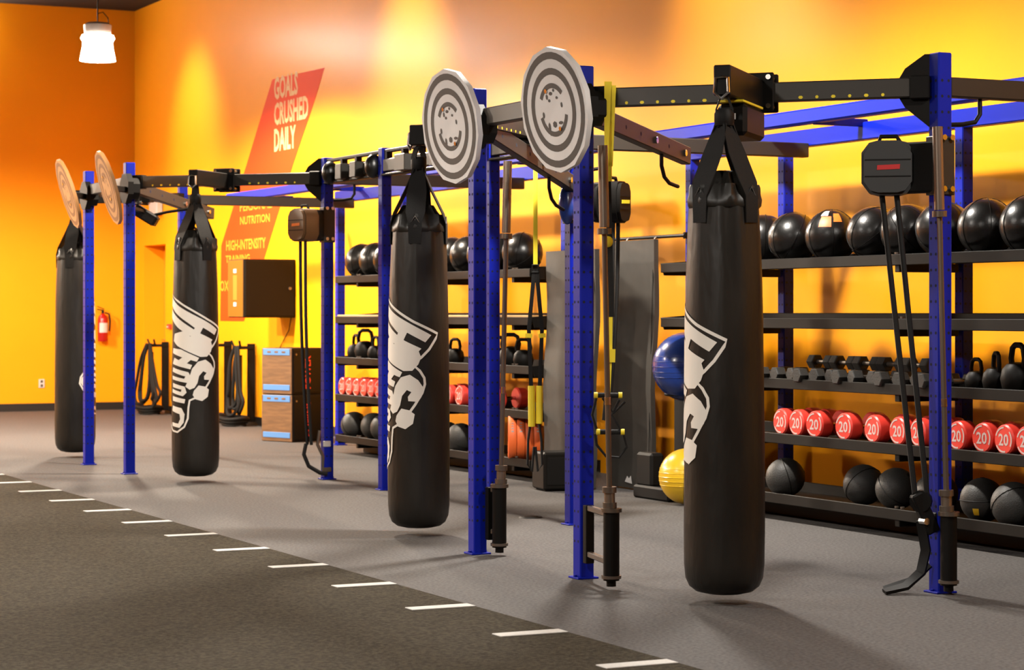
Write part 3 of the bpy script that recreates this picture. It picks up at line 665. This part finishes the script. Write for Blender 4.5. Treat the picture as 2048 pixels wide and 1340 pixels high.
suspension((5.645, 10.335, 0), 'yellow and black suspension trainer with stirrup grips hanging by the nearest middle post', 1)
# ------------------------------------------------------------------ storage racks along the wall
SZ = [1.79, 1.385, 0.975, 0.60, 0.19]
def rack(y0, y1, posts, lab, shelf_glare=None, cut=None):
    t = thing('storage_rack', lab, 'rack', (8.83, (y0 + y1) / 2, 0), 0, 'blue wall storage racks'); my = (y0 + y1) / 2
    for y in posts:
        if (2.70, 'blue') not in UP: UP_ROOT = t
        upright_at(0, y - my, t, 2.70)
    yy0, yy1 = min(min(posts), y0), max(max(posts), y1)
    MB().box((0, (yy0 + yy1) / 2 - my, 2.66), (0.088, yy1 - yy0 + 0.1, 0.12), 0.006).build('top_rail', 'blue', t)
    full = (y0, y1)
    for i, z in enumerate(SZ):
        y0, y1 = full if i < 2 or not cut else (full[0], cut)
        s = MB(); L = y1 - y0; oc = (y0 + y1) / 2 - my
        s.box((-0.285, oc, z - 0.045), (0.49, L, 0.02), 0.003)
        s.box((-0.525, oc, z - 0.035), (0.02, L, 0.07), 0.004)
        s.box((-0.055, oc, z - 0.01), (0.02, L, 0.09), 0.004)
        sh = s.build('shelf', 'black', t)
        for y in posts:
            if y0 < y < y1:
                b = MB().box((-0.29, y - my, z - 0.085), (0.46, 0.05, 0.055), 0.004).build('shelf_bracket', 'black', sh)
                bl = MB()
                for a in (-0.03, 0.03): bl.cyl((-0.50, y - my + a, z + 0.002), (-0.50, y - my + a, z + 0.014), 0.014, 8)
                stuff(bl.build('bracket_bolts', 'steel', sh))
        for sg in (-1, 1):
            MB().prism([(-0.53, 0.0), (-0.50, -0.09), (-0.05, -0.09), (-0.05, 0.035), (-0.53, 0.0)][:4], frame((0, oc + sg * L / 2 + (0.012 if sg < 0 else 0.012) * sg, z), (1, 0, 0), (0, 0, 1)), 0.012).build('end_plate', 'black', sh)
        if shelf_glare == i:
            MB().box((-0.30, oc, z + 0.0), (0.44, L - 0.04, 0.03), 0.004).build('shelf_glare_slab', 'shelf_glare', sh)  # thin tan slab in place of the light reflection on this shelf
    MB().box((-0.20, 0, 0.06), (0.06, y1 - y0, 0.12), 0.004).build('base_rail', 'black', t)
    return t
rackR = rack(8.2, 14.37, [9.4, 11.431, 13.493, 14.80], 'right blue rack with black shelves of balls and dumbbells', None, 13.92)
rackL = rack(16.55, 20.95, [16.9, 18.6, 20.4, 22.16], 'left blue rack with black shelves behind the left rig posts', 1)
tb = thing('upper_tie_rail', 'long glossy blue top rail running above the storage racks', 'rail', (8.42, 16, 0))
MB().box((0, -0.2, 2.75), (0.09, 17.6, 0.10), 0.012).build('rail_tube', 'blue', tb)
for y in (8.2, 10.4, 12.5, 14.8, 17.0, 19.2, 21.5, 23.6): MB().box((0.2, y - 16, 2.715), (0.42, 0.05, 0.05), 0.004).build('rail_link', 'blue', tb)

# contents of the shelves
ORD = ['first', 'second', 'third', 'fourth', 'fifth', 'sixth', 'seventh', 'eighth', 'ninth', 'tenth', 'eleventh', 'twelfth', 'thirteenth', 'fourteenth', 'fifteenth', 'sixteenth']
def make_medball():
    t = thing('medicine_ball', '', 'medicine ball', (0, 0, 0), 0, 'black medicine balls on the top shelves')
    MB().ball((0, 0, 0), 0.178, 28, 16).build('ball_shell', 'ball', t)
    s = MB()
    for q in range(3):
        a = q * pi / 3
        s.tube([(0.1785 * cos(b) * cos(a), 0.1785 * cos(b) * sin(a), 0.1785 * sin(b)) for b in [2 * pi * j / 28 for j in range(28)]], 0.003, 4, closed=True)
    s.build('seams', 'deep', t); return t
mbp = make_medball()
def curved_patch(R, a0, a1, b0, b1, n=6):
    mb = MB(); vs_ = [(R * cos(a0 + (a1 - a0) * i / n) * cos(b0 + (b1 - b0) * j / n), R * sin(a0 + (a1 - a0) * i / n) * cos(b0 + (b1 - b0) * j / n), R * sin(b0 + (b1 - b0) * j / n)) for i in range(n + 1) for j in range(n + 1)]
    return mb.add(vs_, [[i * (n + 1) + j, (i + 1) * (n + 1) + j, (i + 1) * (n + 1) + j + 1, i * (n + 1) + j + 1] for i in range(n) for j in range(n)])
first = True
RB_Y = [13.70, 13.27, 12.89, 12.43, 11.946, 11.57, 11.20, 10.78, 10.38, 9.9]
for i, y in enumerate(RB_Y):
    o = mbp if first else copy_tree(mbp); first = False
    o.location = (8.50, y, 1.79 + 0.178 - 0.03); o.rotation_euler = (random.random(), random.random(), random.random() * 3)
    o['label'] = '%s black medicine ball from the left on the right rack\'s top shelf' % ORD[i]
    if i == 3:
        o.rotation_euler = (0, 0, 0); o['label'] = 'black medicine ball with orange and white patches on the right rack'
        ro = curved_patch(0.1795, radians(205), radians(235), radians(18), radians(45)).build('logo_patch', 'orange', o)
        curved_patch(0.1795, radians(240), radians(262), radians(30), radians(55)).build('logo_patch', 'led', o)
        curved_patch(0.1795, radians(200), radians(225), radians(47), radians(66)).build('logo_patch', 'white', o)
    if i == 7:
        o.rotation_euler = (0, 0, 0); o['label'] = 'black medicine ball with a pale violet mark right of the rightmost post'
        pv = curved_patch(0.1795, radians(262), radians(276), radians(-6), radians(12)); M['violet'] = mat('violet_print', (0.28, 0.24, 0.5), 0.5); pv.build('logo_patch', 'violet', o)
for i in range(11):
    y = 20.72 - i * 0.362
    o = copy_tree(mbp, label='%s black medicine ball from the left on the left rack\'s top shelf' % ORD[i])
    o.location = (8.50, y, 1.79 + 0.178 - 0.03); o.rotation_euler = (random.random(), random.random(), random.random() * 3)

def make_dumbbell(hr, hl, gl, sides, mname, printm, name='dumbbell', grp=''):
    t = thing(name, '', 'dumbbell', (0, 0, 0), 0, grp)
    for sg in (-1, 1):
        b = hr * 0.12
        T = Matrix.Rotation(pi / 2, 4, 'Y') @ Matrix.Rotation(pi / sides, 4, 'Z')
        z0 = sg * gl / 2; z1 = sg * (gl / 2 + hl)
        pr = [(0.3 * hr, z0), (hr * .9, z0), (hr, z0 + sg * b), (hr, z1 - sg * b * 2), (hr * .97, z1 - sg * b * .8), (hr * .88, z1), (0.02, z1)]
        h = MB().lathe(pr if sg > 0 else pr[::-1], sides, T); h.build('head', mname, t, 30)
    MB().cyl((-gl / 2, 0, 0), (gl / 2, 0, 0), 0.016, 10).build('handle', 'chrome' if sides > 8 else 'steel', t)
    return t
def num_print(par, txt, x, size, m):
    text_obj('weight_print', txt, size * 1.25, size, lambda u, v: (x, size * 0.62 - u, v - size / 2), m, par, 0.02)
rdp = make_dumbbell(0.092, 0.10, 0.12, 26, 'red', None, 'red_dumbbell', 'red dumbbells on the lower shelves')
xf = -0.06 - 0.10 - 0.0015
rp = MB()
def ringpoly(r0, r1, a0, a1, n=10):
    return [(xf, r0 * cos(a), r0 * sin(a)) for a in [a0 + (a1 - a0) * j / n for j in range(n + 1)]] + [(xf, r1 * cos(a), r1 * sin(a)) for a in [a1 + (a0 - a1) * j / n for j in range(n + 1)]]
for a in range(3):
    pts = ringpoly(0.066, 0.076, a * 2.09 + 0.3, a * 2.09 + 1.6); n = 11
    rp.add(pts, [[j, j + 1, 2 * n - 2 - j, 2 * n - 1 - j] for j in range(n - 1)])
stuff(rp.build('face_print', 'redprint', rdp))
num_print(rdp, '20', xf, 0.072, 'redprint')
RD = [(12.77, 0), (12.575, 0), (12.375, 6), (12.03, 4), (11.70, 0), (11.43, 0), (11.21, -5), (10.83, 0), (10.60, 4), (10.385, 0), (10.19, 0), (9.97, 0)]
for i, (y, rz) in enumerate(RD):
    o = rdp if i == 0 else copy_tree(rdp)
    o.location = (8.47, y, 0.60 + 0.088 - 0.01); o.rotation_euler = (0, 0, radians(rz))
    o['label'] = '%s red dumbbell from the left on the right rack' % ORD[i]
for i, y in enumerate([20.82, 20.63, 20.44, 20.25, 20.06, 19.87, 19.62, 19.35, 18.5, 18.25, 18.0, 17.3]):
    o = copy_tree(rdp, label='%s red dumbbell from the left on the left rack' % ORD[i]); o.location = (8.47, y, 0.678); o.rotation_euler = (0, 0, 0)
for i, y in enumerate([17.55, 17.3]):
    pass
bdp = make_dumbbell(0.052, 0.075, 0.12, 6, 'slam', None, 'hex_dumbbell', 'small black hex dumbbells')
j = 0
for i in range(14):
    y = 13.0 - i * 0.155
    o = bdp if i == 0 else copy_tree(bdp)
    o.location = (8.44 + 0.03 * (i % 3 - 1), y, 0.975 + 0.045 - 0.03 + 0.012); o.rotation_euler = (0, 0, radians(random.uniform(-8, 8)))
    o['label'] = '%s small black hex dumbbell from the left on the right rack' % ORD[i]
for i in range(5):
    o = copy_tree(bdp, label='%s small black hex dumbbell along the upper pile on the right rack' % ORD[i]); o.location = (8.56, 12.62 - i * 0.27, 1.088); o.rotation_euler = (0, 0, radians(90))
def make_kettlebell():
    t = thing('kettlebell', '', 'kettlebell', (0, 0, 0), 0, 'black kettlebells')
    MB().lathe([(0.02, 0.0), (0.06, 0.0), (0.085, 0.03), (0.095, 0.08), (0.085, 0.13), (0.06, 0.16), (0.02, 0.17)], 20).build('bell', 'black', t)
    MB().tube([(0, -0.062, 0.13), (0, -0.075, 0.19), (0, -0.06, 0.245), (0, -0.03, 0.262), (0, 0.03, 0.262), (0, 0.06, 0.245), (0, 0.075, 0.19), (0, 0.062, 0.13)], 0.016, 8).build('handle', 'black', t)
    return t
kbp = make_kettlebell()
KB = [(10.83, 0.75), (10.64, 0.9), (10.44, 1.1), (10.20, 1.15), (9.93, 1.15)]
for i, (y, s_) in enumerate(KB):
    o = kbp if i == 0 else copy_tree(kbp)
    o.location = (8.46, y, 0.975 - 0.032); o.scale = (s_,) * 3; o.rotation_euler = (0, 0, radians(random.uniform(-25, 5)))
    o['label'] = '%s black kettlebell from the left, right of the rightmost post' % ORD[i]
for i, y in enumerate([20.8, 20.55, 20.28, 20.0, 19.7, 19.4, 18.7, 18.4, 17.5, 17.25, 17.0]):
    s_ = (0.95, 1.15, 0.9, 1.0, 1.1)[i % 5]
    o = copy_tree(kbp, label='%s kettlebell from the left on the left rack' % ORD[i]); o.location = (8.46, y, 0.943); o.scale = (s_,) * 3; o.rotation_euler = (0, 0, radians(20 + random.uniform(-25, 25)))
def make_slam():
    t = thing('slam_ball', '', 'slam ball', (0, 0, 0), 0, 'grey rubber slam balls on the bottom shelves')
    MB().ball((0, 0, 0), 0.135, 24, 14).build('ball_shell', 'slam', t)
    MB().tube([(0.1355 * cos(2 * pi * q / 28), 0.1355 * sin(2 * pi * q / 28), 0) for q in range(28)], 0.003, 4, closed=True).build('seam', 'deep', t)
    MB().cyl((0, 0, 0.130), (0, 0, 0.1365), 0.014, 8).build('valve', 'deep', t); return t
slp = make_slam()
for i, (x, y) in enumerate([(8.40, 12.84), (8.5, 12.06), (8.5, 11.70), (8.5, 11.28), (8.45, 10.76), (8.42, 10.43), (8.42, 10.1)]):
    o = slp if i == 0 else copy_tree(slp)
    o.location = (x, y, 0.19 + 0.135 - 0.034); o.rotation_euler = (random.uniform(.6, 1.4), random.uniform(-.6, .6), random.uniform(0, 3))
    o['label'] = '%s grey slam ball from the left on the right rack\'s bottom shelf' % ORD[i]
    if i == 4: o['label'] = 'grey slam ball with a yellow spot just right of the rightmost post'; o.rotation_euler = (0, 0, 0); curved_patch(0.1362, radians(205), radians(222), radians(-38), radians(-18)).build('colour_spot', 'yellowball', o)
for i, (x, y) in enumerate([(8.42, 20.75), (8.5, 20.42), (8.45, 20.05), (8.45, 19.7), (8.4, 18.45), (8.4, 18.15)]):
    o = copy_tree(slp, label='%s grey slam ball from the left on the left rack\'s bottom shelf' % ORD[i]); o.location = (x, y, 0.291); o.rotation_euler = (random.uniform(.6, 1.4), 0, random.uniform(0, 3))

# bumper plates standing on the left rack's bottom shelf
def plate(x, y, m, lab, rr=0.205, rz=-0.44, th=0.068, z=0.19 - 0.034):
    t = thing('bumper_plate', lab, 'weight plate', (x, y, z + rr), rz, 'coloured bumper plates')
    T = Matrix.Rotation(pi / 2, 4, 'Y')
    MB().lathe([(0.03, -th * .35), (rr * .6, -th * .35), (rr * .72, -th * .5), (rr * .96, -th * .5), (rr, -th * .3), (rr, th * .3), (rr * .96, th * .5), (rr * .72, th * .5), (rr * .6, th * .35), (0.03, th * .35)], 36, T).build('rubber_disc', m, t)
    MB().lathe([(0.026, -th * .4), (0.05, -th * .4), (0.05, th * .4), (0.026, th * .4)], 16, T).build('steel_hub', 'steel', t)
    p = MB()
    for q in range(4):
        a = pi + 0.45 + (q - 1.5) * 0.12
        p.box((0, (rr + 0.0006) * cos(a), -(rr + 0.0006) * sin(a)), (th * .3, 0.016, 0.002), 0, Matrix.Rotation(pi / 2 - a, 3, 'X').inverted())
    stuff(p.build('edge_print', 'white', t))
for i, (x, m, lab) in enumerate([(8.355, 'orange', 'orange bumper plate, leftmost of the four on the bottom shelf'), (8.43, 'orange', 'second orange bumper plate from the left'), (8.505, 'orange', 'third orange bumper plate from the left'), (8.58, 'orange', 'rightmost orange bumper plate, beside the yellow handles')]):
    plate(8.357 + i * 0.072 * 0.905, 17.01 - i * 0.072 * 0.426, m, lab)
plate(8.40, 17.45, 'green', 'green bumper plate peeking out behind the orange plates')
plate(8.70, 16.82, 'maroon', 'dark red bumper plate right of the orange plates', 0.2)
# ------------------------------------------------------------------ mats, stability balls and boxes between the racks
def hang_mat(y0, y1, x, z1, lean, lab):
    t = thing('exercise_mat', lab, 'mat', (x, (y0 + y1) / 2, 0.0), 0)
    n = 10; w = (y1 - y0) / 2; vs_ = []; mb = MB()
    rs = []
    for i in range(n + 1):
        z = 0.012 + (z1 - 0.012) * i / n; xo = lean * z + 0.012 * sin(i * 1.1); ww = w * (1 + 0.0 * i)
        sh = 0.09 * (i / n - 0.5) * -1
        rs.append([(xo - 0.02, -ww + sh, z), (xo - 0.02, ww * 0 + sh, z), (xo - 0.02, ww + sh, z), (xo + 0.02, ww + sh, z), (xo + 0.02, -ww + sh, z)])
    mb.rings(rs[::1]).build('mat_pad', 'mat', t, 50)
    for yy in (-w * .8, w * .8):
        MB().lathe([(0.008, -0.002), (0.022, -0.002), (0.022, 0.002), (0.008, 0.002)], 12, Matrix.Translation((lean * (z1 - .05) - 0.022, yy - 0.045, z1 - 0.05)) @ Matrix.Rotation(pi / 2, 4, 'Y')).build('grommet', 'chrome', t)
    e = MB().bar((lean * 0.02 - 0.021, -w + 0.05 + 0.02, 0.03), (lean * z1 - 0.021, -w + 0.05 - 0.07, z1 - 0.02), 0.004, 0.012, 0.001); e.build('edge_binding', 'deep', t)
    MB().add([(lean * 0.1 - 0.0245, y, z) for y, z in [(-0.02, 0.05), (0.1, 0.06), (0.06, 0.11), (0.03, 0.09), (0.0, 0.115)]], [[0, 4, 3, 2, 1]]).build('logo_print', 'white', t)
    return t
hang_mat(15.20, 15.88, 8.72, 2.0, -0.0, 'charcoal exercise mat standing upright left of the blue stability ball')
hang_mat(15.62, 16.48, 8.42, 1.93, -0.0, 'dark grey exercise mat half hidden behind the middle blue posts')
mh = thing('mat_hanger', 'black hanging bar with hooks above the upright charcoal mat', 'hanger', (8.75, 15.4, 1.98))
MB().cyl((0, -0.62, 0.04), (0, 0.55, 0.04), 0.014, 8).bar((0, -0.6, 0.04), (0.08, -0.6, 0.04), 0.03, 0.05).build('bar', 'black', mh)
for y in (-0.2, 0.25): MB().tube([(0, y, 0.05), (-0.03, y, 0.03), (-0.03, y, -0.02), (-0.01, y, -0.05)], 0.006, 6).build('hook', 'steel', mh)
st = thing('ball_stand', 'black upright stand holding the blue and yellow stability balls', 'stand', (8.72, 14.62, 0))
MB().box((0.12, 0.0, 0.42), (0.22, 0.62, 0.84), 0.02).build('back_panel', 'deep', st)
MB().box((-0.1, 0.04, 0.05), (0.5, 0.54, 0.1), 0.015).build('base', 'deep', st)
MB().tube([(-0.05 + 0.16 * cos(2 * pi * q / 20), 0.16 * sin(2 * pi * q / 20), 0.80) for q in range(20)], 0.014, 8, closed=True).build('ball_ring', 'black', st)
for y in (-0.28, 0.28): MB().bar((0.1, y, 0.80), (-0.1, y * .6, 0.80), 0.03, 0.03).build('ring_arm', 'black', st)
MB().box((-0.27, 0.18, 0.22), (0.12, 0.24, 0.26), 0.02).build('front_box', 'deep', st)
def sball(loc, r, m, lab):
    t = thing('stability_ball', lab, 'exercise ball', loc)
    MB().ball((0, 0, 0), r, 36, 22).build('ball_shell', m, t)
    MB().cyl((0, 0, r - 0.004), (0, 0, r + 0.003), 0.012, 8).build('plug', 'white', t)
    g = MB()
    for z in (-0.3, -0.15, 0, 0.15, 0.3):
        g.tube([(r * cos(asin(z)) * cos(2 * pi * q / 32), r * cos(asin(z)) * sin(2 * pi * q / 32), r * z) for q in range(32)], 0.003, 4, closed=True)
    g.build('ridges', m, t)
sball((8.66, 14.60, 1.01), 0.265, 'blueball', 'large shiny blue stability ball left of the nearest heavy bag')
sball((8.40, 14.165, 0.21), 0.207, 'yellowball', 'yellow stability ball low down beside the nearest heavy bag')
bx = thing('speaker_box', 'small black box with a yellow badge on the floor behind the middle posts', 'box', (8.15, 15.80, 0), radians(-8))
MB().box((0, 0, 0.16), (0.30, 0.30, 0.30), 0.015).build('case', 'black', bx)
MB().box((0, -0.152, 0.16), (0.24, 0.006, 0.22), 0.003).build('front_panel', 'deep', bx)
MB().box((0.07, -0.157, 0.14), (0.05, 0.005, 0.04), 0.002).build('badge', 'yellowball', bx)
for x in (-.11, .11):
    for y in (-.11, .11): MB().cyl((x, y, 0), (x, y, 0.012), 0.018, 8).build('foot', 'deep', bx)
# plyo boxes
def plyo(loc, rz, h, lab):
    t = thing('plyo_box', lab, 'plyo box', loc, rz, 'stacked wooden plyo boxes')
    a, b = 0.50, 0.50
    MB().box((0, 0, h / 2), (a, b, h), 0.008).build('carcass', 'deep', t)
    MB().box((-a / 2 - 0.004, 0, h / 2), (0.01, b - 0.01, h - 0.01), 0.003).build('side_panel', 'wood', t)
    for z, hh in ((h - 0.045, 0.07), (0.075, 0.06)):
        MB().box((-a / 2 - 0.011, 0, z), (0.006, b - 0.06, hh), 0.002).build('trim_strip', 'lblue', t)
    for y in (-0.12, 0.0, 0.12):
        MB().box((-a / 2 - 0.0145, y, h - 0.045), (0.003, 0.06, 0.02), 0.001).build('trim_print', 'wood', t)
    fy = -b / 2 - 0.003
    MB().box((0, fy, h / 2), (a - 0.03, 0.008, h - 0.04), 0.003).build('front_panel', 'black', t)
    text_obj('lettering', 'POWER', h * 0.72, 0.085, lambda u, v: (0.045 - v - 0.03, fy - 0.0055, 0.06 + u), 'redtext', t, 0.03)
    for x in (-0.2, 0.2): MB().cyl((x, fy - 0.004, h - 0.07), (x, fy - 0.01, h - 0.07), 0.012, 8).build('screw', 'steel', t)
plyo((8.675, 23.15, 0), radians(22), 0.52, 'lower wooden plyo box with black face and red lettering')
plyo((8.68, 23.155, 0.522), radians(21), 0.51, 'upper wooden plyo box with light blue trim, stacked on another')

# ------------------------------------------------------------------ things on the walls
cb = thing('wall_cabinet', 'dark brown wall cabinet with its lit side coloured bronze, hung over the red mural', 'cabinet', (9.08, 25.33, 1.36))
MB().box((0.0, 0, 0.35), (0.66, 0.56, 0.70), 0.01).build('cabinet_body', 'cab', cb)
MB().box((-0.333, 0, 0.35), (0.008, 0.54, 0.68), 0.003).build('front_panel', 'cab_lit_side', cb)  # bronze slab stands for the orange light on the cabinet's lit side
MB().box((0.0, -0.284, 0.35), (0.62, 0.012, 0.66), 0.004).build('cabinet_door', 'cab', cb)
MB().cyl((0.25, -0.29, 0.35), (0.25, -0.31, 0.35), 0.018, 10).build('lock_knob', 'steel', cb)
MB().box((-0.339, 0.0, 0.36), (0.004, 0.14, 0.30), 0.001).build('warning_sticker', 'led', cb)
for z in (0.56, 0.16): MB().box((-0.341, 0.0, z), (0.006, 0.10, 0.05), 0.001).build('label_sticker', 'white', cb)
MB().tube([(0.30, -0.2, 0.0), (0.31, -0.1, -0.15), (0.315, 0.25, -0.38), (0.315, 0.55, -0.52)], 0.006, 6).build('power_cord', 'deep', cb)
ex = thing('exit_sign', 'white lit emergency sign box high on the wall by the far door', 'sign', (9.36, 30.55, 2.92))
MB().box((0, 0, 0), (0.09, 0.36, 0.22), 0.01).build('housing', 'white', ex)
MB().box((-0.048, 0, 0), (0.006, 0.32, 0.18), 0.002).build('face', 'white', ex)
for y in (-0.13, 0.13): MB().cyl((-0.03, y, 0.11), (-0.03, y, 0.17), 0.05, 12).build('lamp_head', 'white', ex)
pu = thing('pull_station', 'small red fire alarm pull station on the orange wall', 'alarm', (9.385, 30.0, 1.225))
MB().box((0, 0, 0), (0.05, 0.10, 0.07), 0.006).build('case', 'red', pu); MB().box((-0.028, 0, -0.005), (0.008, 0.06, 0.018), 0.002).build('pull_bar', 'white', pu)
fe = thing('fire_extinguisher', 'red fire extinguisher with white label on the far orange wall', 'extinguisher', (8.90, 31.66, 1.0))
MB().lathe([(0.02, 0.0), (0.068, 0.0), (0.075, 0.02), (0.075, 0.32), (0.06, 0.37), (0.025, 0.40), (0.02, 0.41)], 20).build('cylinder', 'exting', fe)
mbx = MB()
for q in range(10):
    a0, a1 = radians(215 + q * 11), radians(215 + (q + 1) * 11)
    mbx.add([(0.0758 * cos(a), 0.0758 * sin(a), z) for a, z in ((a0, .13), (a1, .13), (a1, .27), (a0, .27))], [[0, 1, 2, 3]])
mbx.build('label_plate', 'white', fe)
MB().cyl((0, 0, 0.40), (0, 0, 0.45), 0.02, 8).bar((0.02, 0, 0.45), (-0.09, -0.02, 0.47), 0.02, 0.015).bar((0.02, 0, 0.47), (-0.09, -0.02, 0.51), 0.02, 0.012).build('valve_handle', 'deep', fe)
MB().tube([(0.02, -0.03, 0.42), (0.08, -0.05, 0.40), (0.095, -0.05, 0.3), (0.085, -0.04, 0.15)], 0.012, 8).build('hose', 'deep', fe)
MB().box((0, 0.085, 0.2), (0.06, 0.02, 0.3), 0.003).build('wall_bracket', 'deep', fe)
ou = thing('wall_outlet', 'small white wall outlet low on the far orange wall', 'outlet', (8.022, 31.75, 0.395))
MB().box((0, 0, 0), (0.085, 0.014, 0.125), 0.004).build('cover_plate', 'white', ou)
for z in (-.03, .03): MB().box((0, -0.008, z), (0.035, 0.006, 0.035), 0.002).build('socket', 'steel', ou)
# black loudspeaker on an arm behind the second post
sp = thing('clamp_speaker', 'black box speaker clamped on an arm behind the second rig post', 'speaker', (5.85, 19.41, 2.30))
R_ = Matrix.Rotation(radians(-27), 3, 'Z') @ Matrix.Rotation(radians(32), 3, 'Y')
MB().box((0, 0, 0), (0.22, 0.14, 0.10), 0.012, R_).build('case', 'deep', sp)
MB().box(R_ @ V((0.115, 0, 0)), (0.012, 0.12, 0.085), 0.004, R_).build('grille', 'black', sp)
MB().tube([(0.06, -0.03, 0.0), (0.18, -0.08, 0.03), (0.36, -0.16, 0.06)], 0.013, 8).bar((-0.22, -0.32, 0.05), (-0.02, -0.03, 0.03), 0.03, 0.03).build('clamp_arm', 'black', sp)
# bundles of black battle ropes hung on wall hooks
def rope_bundle(y, lab, n, spread, h):
    t = thing('battle_rope', lab, 'rope', (9.16, y, 0), 0, 'black ropes hanging by the wall')
    bk = MB().bar((0.2, 0, h), (0.0, 0, h), 0.05, 0.04).bar((0.0, -0.12, h + 0.01), (0.0, 0.12, h + 0.01), 0.03, 0.03)
    for a in (-1, 1): bk.bar((0, a * 0.12, h), (-0.03, a * 0.15, h + 0.09), 0.025, 0.02)
    bk.bar((0.18, 0, 0.05), (0.18, 0, h + 0.05), 0.10, 0.03).build('wall_hook', 'deep', t)
    rnd = random.Random(int(y * 10))
    for i in range(n):
        a = (i / (n - 1) - 0.5) * 2; sp_ = spread * (0.3 + 0.7 * abs(a)) * (1 if a > 0 else -1); lo = 0.12 + 0.12 * rnd.random(); xo = rnd.uniform(-0.09, 0.02)
        pts = [(xo, a * 0.07, h + 0.02), (xo - 0.03, a * 0.10 + sp_ * 0.25, h * .8), (xo - 0.03, sp_ * 0.75, h * .45), (xo - 0.02, sp_ * 0.95, lo + 0.12), (xo - 0.03, sp_ * 0.7, lo), (xo + 0.02, sp_ * 0.3, lo + 0.05), (xo + 0.03, a * 0.05, h * .5), (xo + 0.03, a * 0.05, h)]
        sm = []
        for j in range(len(pts) - 1):
            p0, p1, p2, p3 = (V(pts[max(0, min(len(pts) - 1, j + q))]) for q in (-1, 0, 1, 2))
            for k_ in range(4):
                u = k_ / 4; sm.append(0.5 * ((2 * p1) + (p2 - p0) * u + (2 * p0 - 5 * p1 + 4 * p2 - p3) * u * u + (-p0 + 3 * p1 - 3 * p2 + p3) * u ** 3))
        MB().tube(sm, 0.021, 7).build('rope_loop', 'strap', t)
    for i in range(3):
        MB().tube([(-0.05 + (0.13 + .02 * i) * cos(2 * pi * q / 18), (0.2 + 0.03 * i) * sin(2 * pi * q / 18), 0.024 + 0.038 * i + .008 * sin(q)) for q in range(18)], 0.022, 7, closed=True).build('rope_coil', 'strap', t)
rope_bundle(30.05, 'black battle ropes looped on a wall hook, leftmost bundle', 6, 0.62, 0.96)
rope_bundle(27.35, 'black battle ropes hanging just right of the logo heavy bag', 5, 0.14, 1.0)
rope_bundle(26.45, 'black battle ropes on a wall hook left of the plyo boxes', 6, 0.34, 0.98)
fc = thing('floor_cover', 'small dark round cover plate set in the floor between the middle posts', 'floor cover', (6.90, 13.75, 0))
MB().lathe([(0.01, 0.008), (0.075, 0.008), (0.085, 0.0), (0.01, 0.0)][::-1], 24).build('cover_rim', 'deep', fc)
MB().lathe([(0.01, 0.0105), (0.05, 0.0105), (0.05, 0.008), (0.01, 0.008)][::-1], 20).build('cover_lid', 'black', fc)
